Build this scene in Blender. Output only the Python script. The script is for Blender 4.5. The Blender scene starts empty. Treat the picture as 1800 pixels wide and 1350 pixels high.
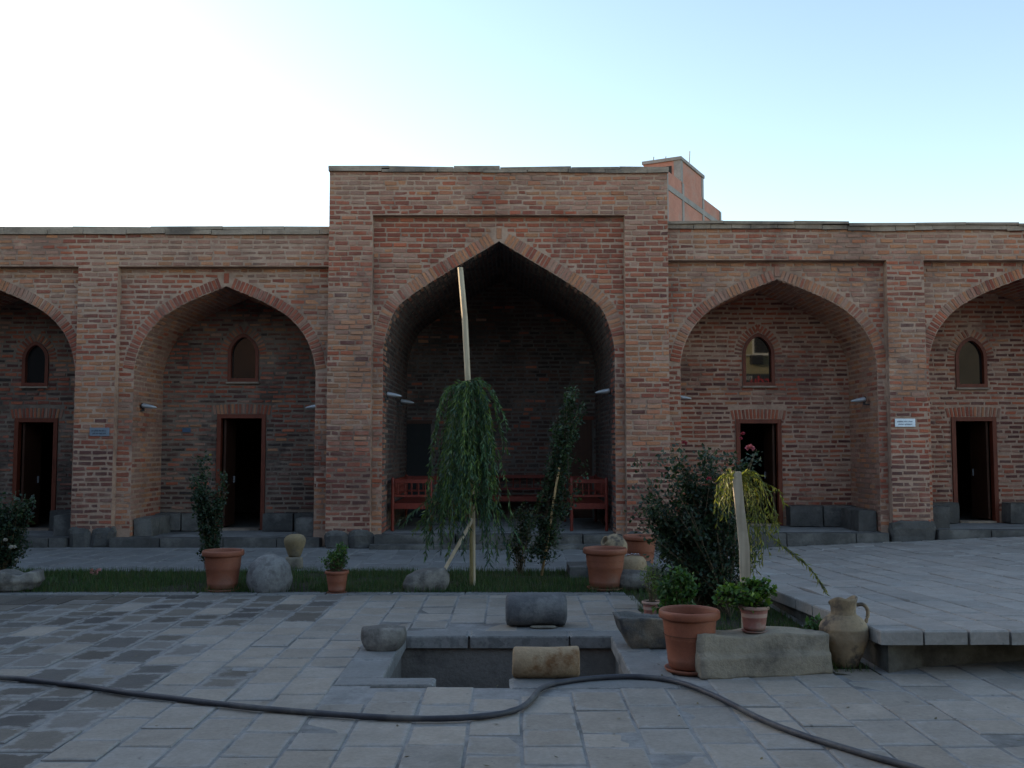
import bpy, math, random
from mathutils import Vector, noise, Matrix

R = math.radians
rnd = random.Random(7)
sc = bpy.context.scene
COL = sc.collection

# ------------------------------------------------------------------ camera
F, HZ, EYE = 1729.0, 790.0, 1.80          # focal length (px of an 1800 px frame), horizon row, eye height
PITCH = math.atan((HZ - 675.0) / F)
cd = bpy.data.cameras.new('camera')
cd.sensor_width = 36.0
cd.lens = F / 1800.0 * 36.0
cd.clip_start = 0.1
cd.clip_end = 2000.0
cam = bpy.data.objects.new('camera', cd)
cam.location = (0, 0, EYE)
cam.rotation_euler = (R(90) + PITCH, 0, 0)
COL.objects.link(cam)
sc.camera = cam

# ------------------------------------------------------------------ sky, sun, exposure
SUN_AZ, SUN_EL = R(-60), R(13.1)          # sun stands behind the left wing
w = bpy.data.worlds.new('World'); sc.world = w; w.use_nodes = True
nt = w.node_tree
sky = nt.nodes.new('ShaderNodeTexSky'); sky.sky_type = 'NISHITA'; sky.sun_disc = False
sky.sun_elevation = SUN_EL; sky.sun_rotation = SUN_AZ
sky.air_density = 1.0; sky.dust_density = 0.75; sky.ozone_density = 0.5
bg = nt.nodes['Background']; bg.inputs['Strength'].default_value = 0.12
nt.links.new(sky.outputs[0], bg.inputs['Color'])
sl = bpy.data.lights.new('sun', 'SUN'); sl.energy = 2.2; sl.angle = R(0.5); sl.color = (1.0, 0.80, 0.55)
sun = bpy.data.objects.new('sun', sl); COL.objects.link(sun)
S = Vector((math.sin(SUN_AZ) * math.cos(SUN_EL), math.cos(SUN_AZ) * math.cos(SUN_EL), math.sin(SUN_EL)))
sun.rotation_euler = S.to_track_quat('Z', 'Y').to_euler()
sc.view_settings.view_transform = 'Standard'
sc.view_settings.look = 'None'
sc.view_settings.gamma = 1.0
sc.view_settings.exposure = 1.75
sc.view_settings.use_curve_mapping = False

# ------------------------------------------------------------------ survey helpers: photo reading + known distance -> metres
def ray(px, py):
    u, v = (px - 900) / F, (675 - py) / F
    c, s = math.cos(PITCH), math.sin(PITCH)
    return Vector((u, c - v * s, s + v * c))
def at(px, py, Y):
    d = ray(px, py); t = Y / d.y
    return Vector((d.x * t, Y, EYE + d.z * t))
def gp(px, py, z=0.0):
    d = ray(px, py); t = (z - EYE) / d.z
    return Vector((d.x * t, d.y * t, z))
def X_(px, py, Y): return at(px, py, Y).x
def Z_(py, Y, px=900): return at(px, py, Y).z

# ------------------------------------------------------------------ object helpers
def tag(o, label=None, cat=None, group=None, kind=None):
    if label: o['label'] = label
    if cat: o['category'] = cat
    if group: o['group'] = group
    if kind: o['kind'] = kind
    return o
def empty(name, loc=(0, 0, 0), parent=None, rz=0.0):
    o = bpy.data.objects.new(name, None); COL.objects.link(o)
    o.location = loc; o.rotation_euler = (0, 0, rz); o.empty_display_size = 0.1
    if parent: o.parent = parent
    return o

class MB:
    """collects polygons with one colour each"""
    def __init__(s): s.v = []; s.f = []; s.c = []; s.o = Vector((0, 0, 0))
    def poly(s, pts, col=(1, 1, 1)):
        n = len(s.v); s.v.extend([tuple(p) for p in pts]); s.f.append(tuple(range(n, n + len(pts)))); s.c.append(col)
    def box(s, c, h, col=(1, 1, 1), rot=None):
        c = Vector(c); n = len(s.v)
        for dx, dy, dz in ((-1,-1,-1),(1,-1,-1),(1,1,-1),(-1,1,-1),(-1,-1,1),(1,-1,1),(1,1,1),(-1,1,1)):
            p = Vector((dx*h[0], dy*h[1], dz*h[2]))
            if rot: p = rot @ p
            s.v.append(tuple(c + p))
        for f in ((0,3,2,1),(4,5,6,7),(0,1,5,4),(1,2,6,5),(2,3,7,6),(3,0,4,7)):
            s.f.append(tuple(n + i for i in f)); s.c.append(col)
    def bar(s, a, b, wx, wy, col=(1, 1, 1), roll=0.0):
        a, b = Vector(a), Vector(b); d = b - a
        q = d.to_track_quat('Z', 'Y').to_matrix() @ Matrix.Rotation(roll, 3, 'Z')
        s.box((a + b) / 2, (wx / 2, wy / 2, d.length / 2), col, q)
    def brick(s, c, u, vv, n, hu, hv, dep, col, jit=0.004, inset=0.005):
        """a brick showing its face: centre c on the wall, u along, vv up, n outwards"""
        k = len(s.v); c = Vector(c)
        for a, b in ((-1,-1),(1,-1),(1,1),(-1,1)):
            s.v.append(tuple(c + u*(a*hu) + vv*(b*hv) - n*0.03))
        tl = rnd.uniform(-jit, jit)
        for a, b in ((-1,-1),(1,-1),(1,1),(-1,1)):
            s.v.append(tuple(c + u*(a*(hu-inset)+rnd.uniform(-jit,jit)) + vv*(b*(hv-inset)+rnd.uniform(-jit,jit)) + n*(dep+tl*a*.6+rnd.uniform(-jit,jit)*.4)))
        for f in ((4,5,6,7),(0,1,5,4),(1,2,6,5),(2,3,7,6),(3,0,4,7)):
            s.f.append(tuple(k + i for i in f)); s.c.append(col)
    def tube(s, pts, rad, n=6, col=(1, 1, 1), caps=True):
        pts = [Vector(p) for p in pts]; m = len(pts); base = len(s.v)
        ref = Vector((0, 0, 1))
        for i, p in enumerate(pts):
            t = (pts[min(i+1, m-1)] - pts[max(i-1, 0)]).normalized()
            if abs(t.dot(ref)) > 0.95: a = t.cross(Vector((1, 0, 0))).normalized()
            else: a = t.cross(ref).normalized()
            b = t.cross(a)
            r = rad(i / (m - 1)) if callable(rad) else rad
            for k in range(n):
                g = 2*math.pi*k/n
                s.v.append(tuple(p + (a*math.cos(g) + b*math.sin(g))*r))
        for i in range(m - 1):
            for k in range(n):
                k2 = (k + 1) % n
                s.f.append((base+i*n+k, base+i*n+k2, base+(i+1)*n+k2, base+(i+1)*n+k)); s.c.append(col)
        if caps:
            s.f.append(tuple(base+k for k in range(n))[::-1]); s.c.append(col)
            s.f.append(tuple(base+(m-1)*n+k for k in range(n))); s.c.append(col)
    def lathe(s, prof, n=36, col=(1, 1, 1), c=(0, 0, 0), warp=None):
        base = len(s.v); c = Vector(c); m = len(prof)
        for i, (r, z) in enumerate(prof):
            for k in range(n):
                g = 2*math.pi*k/n
                p = Vector((r*math.cos(g), r*math.sin(g), z))
                if warp: p = warp(p, i, g)
                s.v.append(tuple(c + p))
        for i in range(m - 1):
            for k in range(n):
                k2 = (k + 1) % n
                s.f.append((base+i*n+k, base+i*n+k2, base+(i+1)*n+k2, base+(i+1)*n+k)); s.c.append(col)
    def leaf(s, p, d, nrm, L, W, col, fold=0.25):
        side = d.cross(nrm)
        if side.length < 1e-4: side = d.orthogonal()
        side.normalize(); up = side.cross(d).normalized()
        m = p + d*(L*.45)
        k = len(s.v)
        s.v += [tuple(p), tuple(m + side*W - up*(W*fold)), tuple(p + d*L - up*(L*.08)), tuple(m - side*W - up*(W*fold))]
        s.f += [(k, k+1, k+2), (k, k+2, k+3)]; s.c += [col, col]
    def build(s, name, mat, parent=None, loc=None, smooth=False, link=True):
        me = bpy.data.meshes.new(name)
        off = Vector(loc) if loc is not None else Vector((0, 0, 0))
        me.from_pydata([tuple(Vector(p) - off) for p in s.v] if loc is not None else s.v, [], s.f)
        a = me.attributes.new('bcol', 'FLOAT_COLOR', 'FACE')
        flat = []
        for c in s.c: flat += [c[0], c[1], c[2], 1.0]
        a.data.foreach_set('color', flat)
        if smooth: me.polygons.foreach_set('use_smooth', [True]*len(me.polygons))
        me.materials.append(mat); me.update()
        o = bpy.data.objects.new(name, me)
        if link: COL.objects.link(o)
        o.location = off
        if parent: o.parent = parent
        return o

# ------------------------------------------------------------------ materials
def mk(name):
    m = bpy.data.materials.new(name); m.use_nodes = True
    return m, m.node_tree, m.node_tree.nodes['Principled BSDF']
def N(t, typ, **kw):
    n = t.nodes.new(typ)
    for k, v in kw.items():
        if k in n.inputs: n.inputs[k].default_value = v
        else: setattr(n, k, v)
    return n
def noise_tex(t, coord, scale, detail=4, rough=.6):
    n = N(t, 'ShaderNodeTexNoise'); n.inputs['Scale'].default_value = scale
    n.inputs['Detail'].default_value = detail; n.inputs['Roughness'].default_value = rough
    t.links.new(coord, n.inputs['Vector']); return n.outputs['Fac']
def ramp(t, fac, a, b, ca=(0,0,0,1), cb=(1,1,1,1)):
    r = N(t, 'ShaderNodeValToRGB'); r.color_ramp.elements[0].position = a; r.color_ramp.elements[1].position = b
    r.color_ramp.elements[0].color = ca; r.color_ramp.elements[1].color = cb
    t.links.new(fac, r.inputs[0]); return r.outputs[0]
def mixc(t, fac, a, b, mode='MIX'):
    m = N(t, 'ShaderNodeMix', data_type='RGBA', blend_type=mode)
    if isinstance(fac, (int, float)): m.inputs[0].default_value = fac
    else: t.links.new(fac, m.inputs[0])
    for i, x in ((6, a), (7, b)):
        if isinstance(x, tuple): m.inputs[i].default_value = (x[0], x[1], x[2], 1)
        else: t.links.new(x, m.inputs[i])
    return m.outputs[2]
def math_(t, op, a, b=0.0):
    m = N(t, 'ShaderNodeMath', operation=op)
    for i, x in enumerate((a, b)):
        if isinstance(x, (int, float)): m.inputs[i].default_value = x
        else: t.links.new(x, m.inputs[i])
    return m.outputs[0]
def bump(t, b, h, dist=.01, strength=.6):
    n = N(t, 'ShaderNodeBump'); n.inputs['Distance'].default_value = dist; n.inputs['Strength'].default_value = strength
    t.links.new(h, n.inputs['Height']); t.links.new(n.outputs[0], b.inputs['Normal'])
def worldpos(t): return N(t, 'ShaderNodeNewGeometry').outputs['Position']
def objpos(t): return N(t, 'ShaderNodeTexCoord').outputs['Object']

MORTAR = (.31, .255, .205)
def brick_mat(name, src):
    m, t, b = mk(name)
    if src == 'attr': col = N(t, 'ShaderNodeAttribute', attribute_name='bcol').outputs['Color']
    else: col = N(t, 'ShaderNodeObjectInfo').outputs['Color']
    P = worldpos(t)
    fine = noise_tex(t, P, 38, 5, .7)
    c = mixc(t, .75, col, ramp(t, fine, .25, .8, (.62,.60,.58,1), (1.3,1.28,1.25,1)), 'MULTIPLY')
    big = noise_tex(t, P, .9, 5, .65); med = noise_tex(t, P, 6, 5, .7)
    dust = math_(t, 'MULTIPLY', ramp(t, big, .44, .66), ramp(t, med, .38, .62))
    c = mixc(t, math_(t, 'MULTIPLY', dust, .6), c, (.33, .22, .17))
    soot = ramp(t, noise_tex(t, P, 1.7, 4, .6), .56, .72)
    c = mixc(t, math_(t, 'MULTIPLY', soot, .45), c, (.075, .06, .055))
    t.links.new(c, b.inputs['Base Color']); b.inputs['Roughness'].default_value = .92
    bump(t, b, fine, .008, .8)
    return m
def rough_mat(name, c1, c2, scale=4, detail=6, bd=.01, rough=.9, c3=None, s3=1.0, space='obj', spec=.3, bscale=None):
    m, t, b = mk(name)
    P = objpos(t) if space == 'obj' else worldpos(t)
    n = noise_tex(t, P, scale, detail, .65)
    c = mixc(t, ramp(t, n, .32, .68), c1, c2)
    if c3: c = mixc(t, ramp(t, noise_tex(t, P, s3, 5, .65), .5, .63), c, c3)
    fine = noise_tex(t, P, bscale or scale*7, 5, .7)
    c = mixc(t, .5, c, ramp(t, fine, .3, .75, (.7,.7,.7,1), (1.25,1.25,1.25,1)), 'MULTIPLY')
    t.links.new(c, b.inputs['Base Color']); b.inputs['Roughness'].default_value = rough
    b.inputs['Specular IOR Level'].default_value = spec
    bump(t, b, fine, bd, .7)
    return m
def slab_mat(name, src):
    m, t, b = mk(name)
    P = worldpos(t)
    fine = noise_tex(t, P, 30, 6, .7); med = noise_tex(t, P, 5, 5, .65)
    if src == 'attr':
        c = N(t, 'ShaderNodeAttribute', attribute_name='bcol').outputs['Color']
        edge = ramp(t, med, .62, .8)
        c = mixc(t, math_(t, 'MULTIPLY', edge, .6), c, (.30,.30,.305))
    else:
        oi = N(t, 'ShaderNodeObjectInfo'); c = oi.outputs['Color']
        tc = N(t, 'ShaderNodeTexCoord'); sp = N(t, 'ShaderNodeSeparateXYZ'); t.links.new(tc.outputs['Generated'], sp.inputs[0])
        ex = math_(t, 'SUBTRACT', .5, math_(t, 'ABSOLUTE', math_(t, 'SUBTRACT', sp.outputs[0], .5)))
        ey = math_(t, 'SUBTRACT', .5, math_(t, 'ABSOLUTE', math_(t, 'SUBTRACT', sp.outputs[1], .5)))
        e = math_(t, 'MINIMUM', ex, ey)
        e = math_(t, 'ADD', e, math_(t, 'MULTIPLY', math_(t, 'SUBTRACT', noise_tex(t, P, 9, 5, .65), .5), math_(t, 'ADD', .22, math_(t, 'MULTIPLY', oi.outputs['Alpha'], .75))))
        wd = math_(t, 'MULTIPLY', oi.outputs['Alpha'], .30)      # mortar smeared over the edge of the stone
        k = math_(t, 'SUBTRACT', 1.0, math_(t, 'DIVIDE', e, math_(t, 'MAXIMUM', wd, .01)))
        k = N(t, 'ShaderNodeClamp'); 
        t.links.new(math_(t, 'MULTIPLY', math_(t, 'SUBTRACT', 1.0, math_(t, 'DIVIDE', e, math_(t, 'MAXIMUM', wd, .01))), 1.6), k.inputs[0])
        c = mixc(t, math_(t, 'MULTIPLY', k.outputs[0], .66), c, (.29,.28,.268))
    c = mixc(t, .8, c, ramp(t, fine, .25, .8, (.72,.72,.72,1), (1.22,1.22,1.22,1)), 'MULTIPLY')
    c = mixc(t, .7, c, ramp(t, med, .3, .75, (.78,.77,.75,1), (1.15,1.15,1.16,1)), 'MULTIPLY')
    stain = ramp(t, noise_tex(t, P, .8, 6, .7), .50, .68)
    c = mixc(t, math_(t, 'MULTIPLY', stain, .30), c, (.085,.075,.062))
    spots = ramp(t, noise_tex(t, P, 14, 2, .5), .70, .76)
    c = mixc(t, math_(t, 'MULTIPLY', spots, .5), c, (.06,.055,.05))
    t.links.new(c, b.inputs['Base Color']); b.inputs['Roughness'].default_value = .72
    b.inputs['Specular IOR Level'].default_value = .35
    bump(t, b, math_(t, 'ADD', fine, med), .008, .6)
    return m
def leaf_mat(name, trans=.35):
    m, t, b = mk(name)
    c = N(t, 'ShaderNodeAttribute', attribute_name='bcol').outputs['Color']
    b.inputs['Roughness'].default_value = .5; b.inputs['Specular IOR Level'].default_value = .35
    t.links.new(c, b.inputs['Base Color'])
    tr = N(t, 'ShaderNodeBsdfTranslucent'); t.links.new(mixc(t, 1.0, c, (1.25, 1.2, .6), 'MULTIPLY'), tr.inputs[0])
    mx = N(t, 'ShaderNodeMixShader'); mx.inputs[0].default_value = trans
    out = t.nodes['Material Output']
    t.links.new(b.outputs[0], mx.inputs[1]); t.links.new(tr.outputs[0], mx.inputs[2]); t.links.new(mx.outputs[0], out.inputs[0])
    return m
def wood_mat(name, c1, c2, rough=.8, axis=2, spec=.3):
    m, t, b = mk(name)
    mp = N(t, 'ShaderNodeMapping'); sc_ = [26, 26, 26]; sc_[axis] = 1.6; mp.inputs['Scale'].default_value = sc_
    t.links.new(objpos(t), mp.inputs[0])
    n = noise_tex(t, mp.outputs[0], 1.0, 6, .65)
    c = mixc(t, ramp(t, n, .3, .7), c1, c2)
    c = mixc(t, math_(t, 'MULTIPLY', ramp(t, noise_tex(t, objpos(t), 3.0, 4), .5, .7), .5), c, tuple(x*.55 for x in c1))
    t.links.new(c, b.inputs['Base Color']); b.inputs['Roughness'].default_value = rough; b.inputs['Specular IOR Level'].default_value = spec
    bump(t, b, n, .004, .5)
    return m
def plain(name, c, rough=.6, metal=0.0, spec=.5):
    m, t, b = mk(name)
    n = noise_tex(t, objpos(t), 9, 5, .6)
    cc = mixc(t, .6, c, ramp(t, n, .3, .7, (.75,.75,.75,1), (1.15,1.15,1.15,1)), 'MULTIPLY')
    t.links.new(cc, b.inputs['Base Color']); b.inputs['Roughness'].default_value = rough; b.inputs['Metallic'].default_value = metal
    b.inputs['Specular IOR Level'].default_value = spec
    return m

M = {}
M['brick'] = brick_mat('brick_joined', 'attr')
M['brick_o'] = brick_mat('brick_single', 'obj')
M['mortar'] = rough_mat('lime_mortar', (.37,.238,.172), (.475,.315,.232), 3, 6, .012, .95, (.235,.145,.108), .8, 'world')
M['plaster'] = rough_mat('grey_plaster', (.23,.215,.19), (.31,.285,.25), 2, 6, .008, .95, (.13,.115,.10), .9, 'world')
M['dark_stone'] = rough_mat('basalt_blocks', (.060,.056,.053), (.105,.099,.093), 3, 6, .02, .9, (.16,.15,.138), 1.2, 'world')
M['coping'] = rough_mat('coping_stone', (.25,.19,.145), (.37,.285,.22), 4, 6, .015, .95, (.15,.118,.098), 1.1, 'world')
M['slab_o'] = slab_mat('slab_single', 'obj')
M['slab'] = slab_mat('slab_joined', 'attr')
M['bed'] = rough_mat('paving_mortar', (.17,.165,.16), (.27,.265,.26), 6, 6, .01, .9, (.11,.105,.1), 1.2, 'world')
M['soil'] = rough_mat('soil', (.03,.026,.018), (.055,.045,.03), 8, 6, .03, 1.0, None, 1, 'world')
M['ground'] = rough_mat('ground_dirt', (.16,.14,.11), (.22,.2,.16), .7, 6, .03, 1.0, None, 1, 'world')
M['leaf'] = leaf_mat('leaves')
M['grass'] = leaf_mat('grass_blades', .3)
M['petal'] = leaf_mat('petals', .3)
M['bark'] = rough_mat('bark', (.09,.065,.04), (.17,.13,.08), 14, 5, .006, .9)
M['bark_y'] = rough_mat('yellow_bark', (.20,.15,.06), (.30,.23,.10), 14, 5, .004, .8)
M['twig'] = rough_mat('green_twig', (.05,.065,.02), (.08,.09,.03), 14, 3, .002, .8)
M['bamboo'] = rough_mat('bamboo', (.38,.24,.11), (.5,.34,.17), 10, 4, .003, .6)
M['plank'] = wood_mat('weathered_plank', (.30,.25,.19), (.46,.39,.30))
M['plank_y'] = wood_mat('pale_pole', (.42,.33,.22), (.58,.47,.33))
M['redwood'] = wood_mat('red_painted_wood', (.135,.022,.014), (.20,.034,.02), .5)
M['doorwood'] = wood_mat('door_wood', (.125,.030,.016), (.19,.048,.024), .55)
M['doorleaf'] = wood_mat('door_leaf_wood', (.05,.02,.012), (.08,.032,.018), .5)
M['pot'] = rough_mat('terracotta_plastic', (.225,.072,.038), (.285,.096,.052), 3, 4, .002, .6, (.20,.085,.055), 1.5, 'obj', .4, 60)
M['pot_s'] = rough_mat('dusty_pink_pot', (.24,.09,.072), (.30,.125,.10), 4, 4, .002, .6, (.28,.20,.165), 2.5, 'obj', .4, 60)
M['pot_rim'] = rough_mat('faded_rim', (.36,.22,.175), (.42,.29,.235), 4, 3, .002, .6)
M['clay'] = rough_mat('pale_clay', (.25,.185,.115), (.34,.26,.17), 3, 5, .008, .9, (.085,.07,.06), 4.5)
M['clay2'] = rough_mat('tan_clay', (.24,.175,.095), (.31,.235,.135), 3, 5, .006, .85, (.2,.17,.13), 2.0)
M['basalt'] = rough_mat('grey_basalt', (.085,.085,.09), (.14,.14,.145), 5, 6, .012, .88, (.19,.185,.18), 2.2)
M['basalt2'] = rough_mat('brown_basalt', (.10,.092,.085), (.17,.155,.14), 5, 6, .02, .9, (.27,.25,.22), 2.4)
M['granite'] = rough_mat('pale_granite', (.19,.185,.18), (.29,.28,.27), 14, 6, .02, .92, (.15,.14,.135), 8.0)
M['sandstone'] = rough_mat('sandstone', (.27,.19,.115), (.36,.27,.175), 4, 6, .012, .9, (.17,.09,.042), 4.0)
M['limestone'] = rough_mat('weathered_limestone', (.24,.205,.155), (.34,.295,.23), 4, 6, .02, .92, (.15,.13,.105), 2.0)
M['breccia'] = rough_mat('broken_rock', (.09,.088,.085), (.15,.145,.14), 5, 6, .03, .95, (.27,.215,.155), 1.9)
M['steel'] = plain('lamp_grey_metal', (.36,.37,.39), .42, .3)
M['black'] = plain('black_metal', (.03,.03,.032), .5)
M['rubber'] = rough_mat('hose_rubber', (.028,.028,.036), (.05,.05,.06), 5, 5, .003, .55, (.11,.105,.10), 1.3, 'world', .4)
M['sign'] = plain('sign_white', (.72,.76,.80), .5)
M['sign_b'] = plain('sign_blue_grey', (.17,.20,.24), .5)
M['ink'] = plain('ink_grey', (.24,.27,.32), .6)
M['ink_d'] = plain('ink_dark', (.07,.08,.10), .6)
M['bluetag'] = plain('blue_tag', (.06,.10,.16), .5)
M['orange'] = rough_mat('hollow_brick_wall', (.36,.17,.125), (.44,.215,.165), 1.5, 5, .01, .95, (.36,.22,.18), .6, 'world', .2, 9)
M['concrete'] = rough_mat('raw_concrete', (.22,.205,.195), (.29,.275,.26), 2, 5, .01, .95, None, 1, 'world')
M['void'] = plain('dark_interior', (.02,.02,.02), .9)
M['room'] = rough_mat('room_plaster', (.10,.09,.08), (.14,.125,.11), 2, 4, .005, .95, None, 1, 'world')
M['beige'] = rough_mat('beige_render', (.30,.27,.16), (.36,.32,.20), .8, 5, .005, .9, None, 1, 'world')
M['white'] = plain('white_paint', (.75,.75,.72), .5)
M['foil'] = plain('crumpled_foil', (.6,.65,.7), .25, .6)
mg, tg, bgl = mk('window_glass')
bgl.inputs['Base Color'].default_value = (.010,.011,.012,1); bgl.inputs['Roughness'].default_value = .02
bgl.inputs['Specular IOR Level'].default_value = .9; bgl.inputs['IOR'].default_value = 1.52
M['glass'] = mg

M['nicheshade'] = rough_mat('shaded_niche_mortar', (.17,.128,.10), (.25,.19,.15), 3, 6, .012, .95, (.095,.074,.062), .8, 'world')  # darker mortar: dimness of the left recesses put into colour
M['porchshade'] = rough_mat('shaded_porch_mortar', (.11,.095,.085), (.16,.135,.118), 3, 6, .012, .95, (.07,.06,.055), .8, 'world')  # darker still: dimness deep in the porch put into colour
# ------------------------------------------------------------------ brick palettes (own brick colours, and a near-black set for painted shade)
RED = [(.255,.088,.052),(.215,.078,.050),(.29,.105,.060),(.175,.066,.048),(.24,.10,.064),(.33,.128,.070),(.14,.058,.046)]
TAN = [(.34,.205,.115),(.315,.182,.10),(.365,.225,.128),(.30,.158,.09),(.265,.17,.098),(.325,.155,.092)]
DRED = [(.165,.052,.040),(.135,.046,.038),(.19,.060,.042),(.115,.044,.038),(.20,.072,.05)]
SHADED = [(.075,.036,.030),(.095,.045,.035),(.06,.034,.03),(.11,.052,.04),(.05,.034,.032)]  # near-black bricks: shade of porch and left recesses put into colour
GREY = [(.25,.18,.14),(.285,.215,.17),(.23,.155,.12),(.27,.17,.13)]
PP = [0.0, 0.0, 0.0]                                # where the next brick goes: neighbours come from the same firing
MEAN = lambda L: tuple(sum(c[i] for c in L)/len(L) for i in range(3))
def pick(wr, wt, wg, ws=0, wd=0):
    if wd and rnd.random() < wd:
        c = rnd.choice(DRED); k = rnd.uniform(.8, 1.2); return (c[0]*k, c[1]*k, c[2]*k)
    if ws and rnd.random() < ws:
        c = rnd.choice(SHADED); k = rnd.uniform(.8, 1.2); return (c[0]*k, c[1]*k, c[2]*k)
    g = .5 + .85*noise.noise((PP[0]*.75, PP[1]*1.15, PP[2]*3.0)) + rnd.gauss(0, .17)
    g = min(.999, max(0, g))*(wr+wt+wg)
    grp = RED if g < wr else GREY if g < wr+wg*.5 else TAN if g < wr+wg*.5+wt else GREY
    c, m = rnd.choice(grp), MEAN(grp)
    k = rnd.uniform(.86, 1.12)*(1+.22*noise.noise((PP[0]*1.9+7, PP[1]*2.3, PP[2])))
    c = [m[i]*.38+c[i]*.62 for i in range(3)]
    return (c[0]*k*1.30, c[1]*k*.95, c[2]*k*.87)

# ------------------------------------------------------------------ arches
def catmull(pts, n=6):
    out = []
    P = [pts[0]] + list(pts) + [pts[-1]]
    for i in range(1, len(P)-2):
        p0, p1, p2, p3 = [Vector(q) for q in P[i-1:i+3]]
        for k in range(n):
            t = k/n
            out.append(.5*((2*p1)+(p2-p0)*t+(2*p0-5*p1+4*p2-p3)*t*t+(3*p1-p0-3*p2+p3)*t**3))
    out.append(Vector(P[-1])); return out
BAY = [(1.0,-1.60),(.955,-1.25),(.855,-.90),(.68,-.575),(.405,-.295),(0,0)]      # right half, half width = 1
IWAN = [(1.0,-2.05),(.955,-1.62),(.855,-1.20),(.56,-.74),(.28,-.37),(0,0)]
class Arch:
    def __init__(s, xc, hw, apex, prof):
        s.xc, s.hw, s.apex = xc, hw, apex
        s.half = catmull([(a*hw, apex+b) for a, b in prof], 6)      # springing -> apex
        s.spring = s.half[0][1]
    def width(s, z, off=0.0):
        """half width of the opening (grown outwards by off) at height z, or None above it"""
        if z <= s.spring: return s.hw + (0 if off == 0 else 0)
        if off:
            pts = s.offset(off)
        else: pts = s.half
        if z >= pts[-1][1]: return None
        for a, b in zip(pts, pts[1:]):
            if a[1] <= z <= b[1]:
                k = (z-a[1])/max(b[1]-a[1], 1e-6); return max(0.0, a[0]+(b[0]-a[0])*k)
        return s.hw
    def offset(s, off):
        key = round(off, 4)
        c = getattr(s, '_c', {})
        if key in c: return c[key]
        out = []
        h = s.half
        for i, p in enumerate(h):
            t = (h[min(i+1, len(h)-1)] - h[max(i-1, 0)]).normalized()
            n = Vector((t[1], -t[0]))
            out.append(Vector((p[0]+n[0]*off, p[1]+n[1]*off)))
        out = [p for p in out if p[0] > 0]
        last = out[-1]; t = (h[-1]-h[-2]).normalized()
        if t[0] < 0: out.append(Vector((0, last[1]+t[1]/-t[0]*last[0])))
        for i in range(1, len(out)):
            if out[i][1] < out[i-1][1]: out[i][1] = out[i-1][1]+1e-4
        c[key] = out; s._c = c
        return out
    def hole(s, off=0.0):
        def f(z):
            k = s.width(z, off)
            return None if k is None else (s.xc-k, s.xc+k)
        return f
    def profile(s, z0):
        """full polyline, left foot -> apex -> right foot (x, z)"""
        L = [Vector((s.xc-p[0], p[1])) for p in s.half]; Rr = [Vector((s.xc+p[0], p[1])) for p in s.half[::-1]][1:]
        return [Vector((s.xc-s.hw, z0))] + L + Rr + [Vector((s.xc+s.hw, z0))]

def rect_hole(x0, x1, z0, z1):
    return lambda z: (x0, x1) if z0 <= z <= z1 else None
def subtract(iv, holes, zs):
    out = [iv]
    for h in holes:
        vals = [v for v in (h(z) for z in zs) if v]
        if not vals: continue
        a, b = min(v[0] for v in vals), max(v[1] for v in vals)
        nxt = []
        for x0, x1 in out:
            if b <= x0 or a >= x1: nxt.append((x0, x1)); continue
            if a > x0: nxt.append((x0, a))
            if b < x1: nxt.append((b, x1))
        out = nxt
    return out

walls = MB(); bricks = MB(); singles = []
def sheet(mb, xa, xb, za, zb, Y, holes=(), zs=(), col=(1,1,1)):
    zz = sorted({za, zb, *[z for z in zs if za < z < zb]})
    e = 1e-4
    for z0, z1 in zip(zz, zz[1:]):
        A = subtract((xa, xb), holes, [z0+e]); B = subtract((xa, xb), holes, [z1-e])
        if len(A) == len(B):
            for (a0, a1), (b0, b1) in zip(A, B):
                mb.poly([(a0,Y,z0),(a1,Y,z0),(b1,Y,z1),(b0,Y,z1)], col)
        else:
            # an opening closes inside this slice
            C = A if len(A) > len(B) else B
            for a0, a1 in C: mb.poly([(a0,Y,z0),(a1,Y,z0),(a1,Y,z1),(a0,Y,z1)], col)
COURSE = .098
UX, UZ, NY = Vector((1,0,0)), Vector((0,0,1)), Vector((0,-1,0))
def courses(xa, xb, za, zb, Y, holes=(), pal=lambda x, z: (1,1,0), single=None, L=.245, bh=.068, dep=.010):
    n = max(1, round((zb-za)/COURSE)); ch = (zb-za)/n
    for i in range(n):
        z = za + (i+.5)*ch; h = bh*rnd.uniform(.90,1.08)/2
        x = xa - (0 if i % 2 else L*.5) - rnd.uniform(0, .05)
        sag = rnd.uniform(-.004,.004)
        while x < xb:
            ln = L*rnd.choice((1,1,1,1.04,.95,.9,.52)) + rnd.uniform(-.012,.012)
            x0, x1 = max(x, xa), min(x+ln, xb); x += ln + rnd.uniform(.018,.034)
            if x1-x0 < .03: continue
            for a, b in subtract((x0, x1), holes, [z-h, z, z+h]):
                if b-a < .035: continue
                PP[:] = ((a+b)/2, z, Y); c = pick(*pal((a+b)/2, z)); zc = z+sag+rnd.uniform(-.006,.006)+.016*noise.noise(((a+b)*.22, i*.21, Y))
                d = dep*rnd.uniform(.3,1.5)
                if single and b-a > .2 and single((a+b)/2, z):
                    singles.append(((a+b)/2, Y-d, zc, (b-a), h*2, c))
                else:
                    bricks.brick(Vector(((a+b)/2, Y, zc)), UX, UZ, NY, (b-a)/2, h*rnd.uniform(.84,1.10), d, c, .008, .006)
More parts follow.
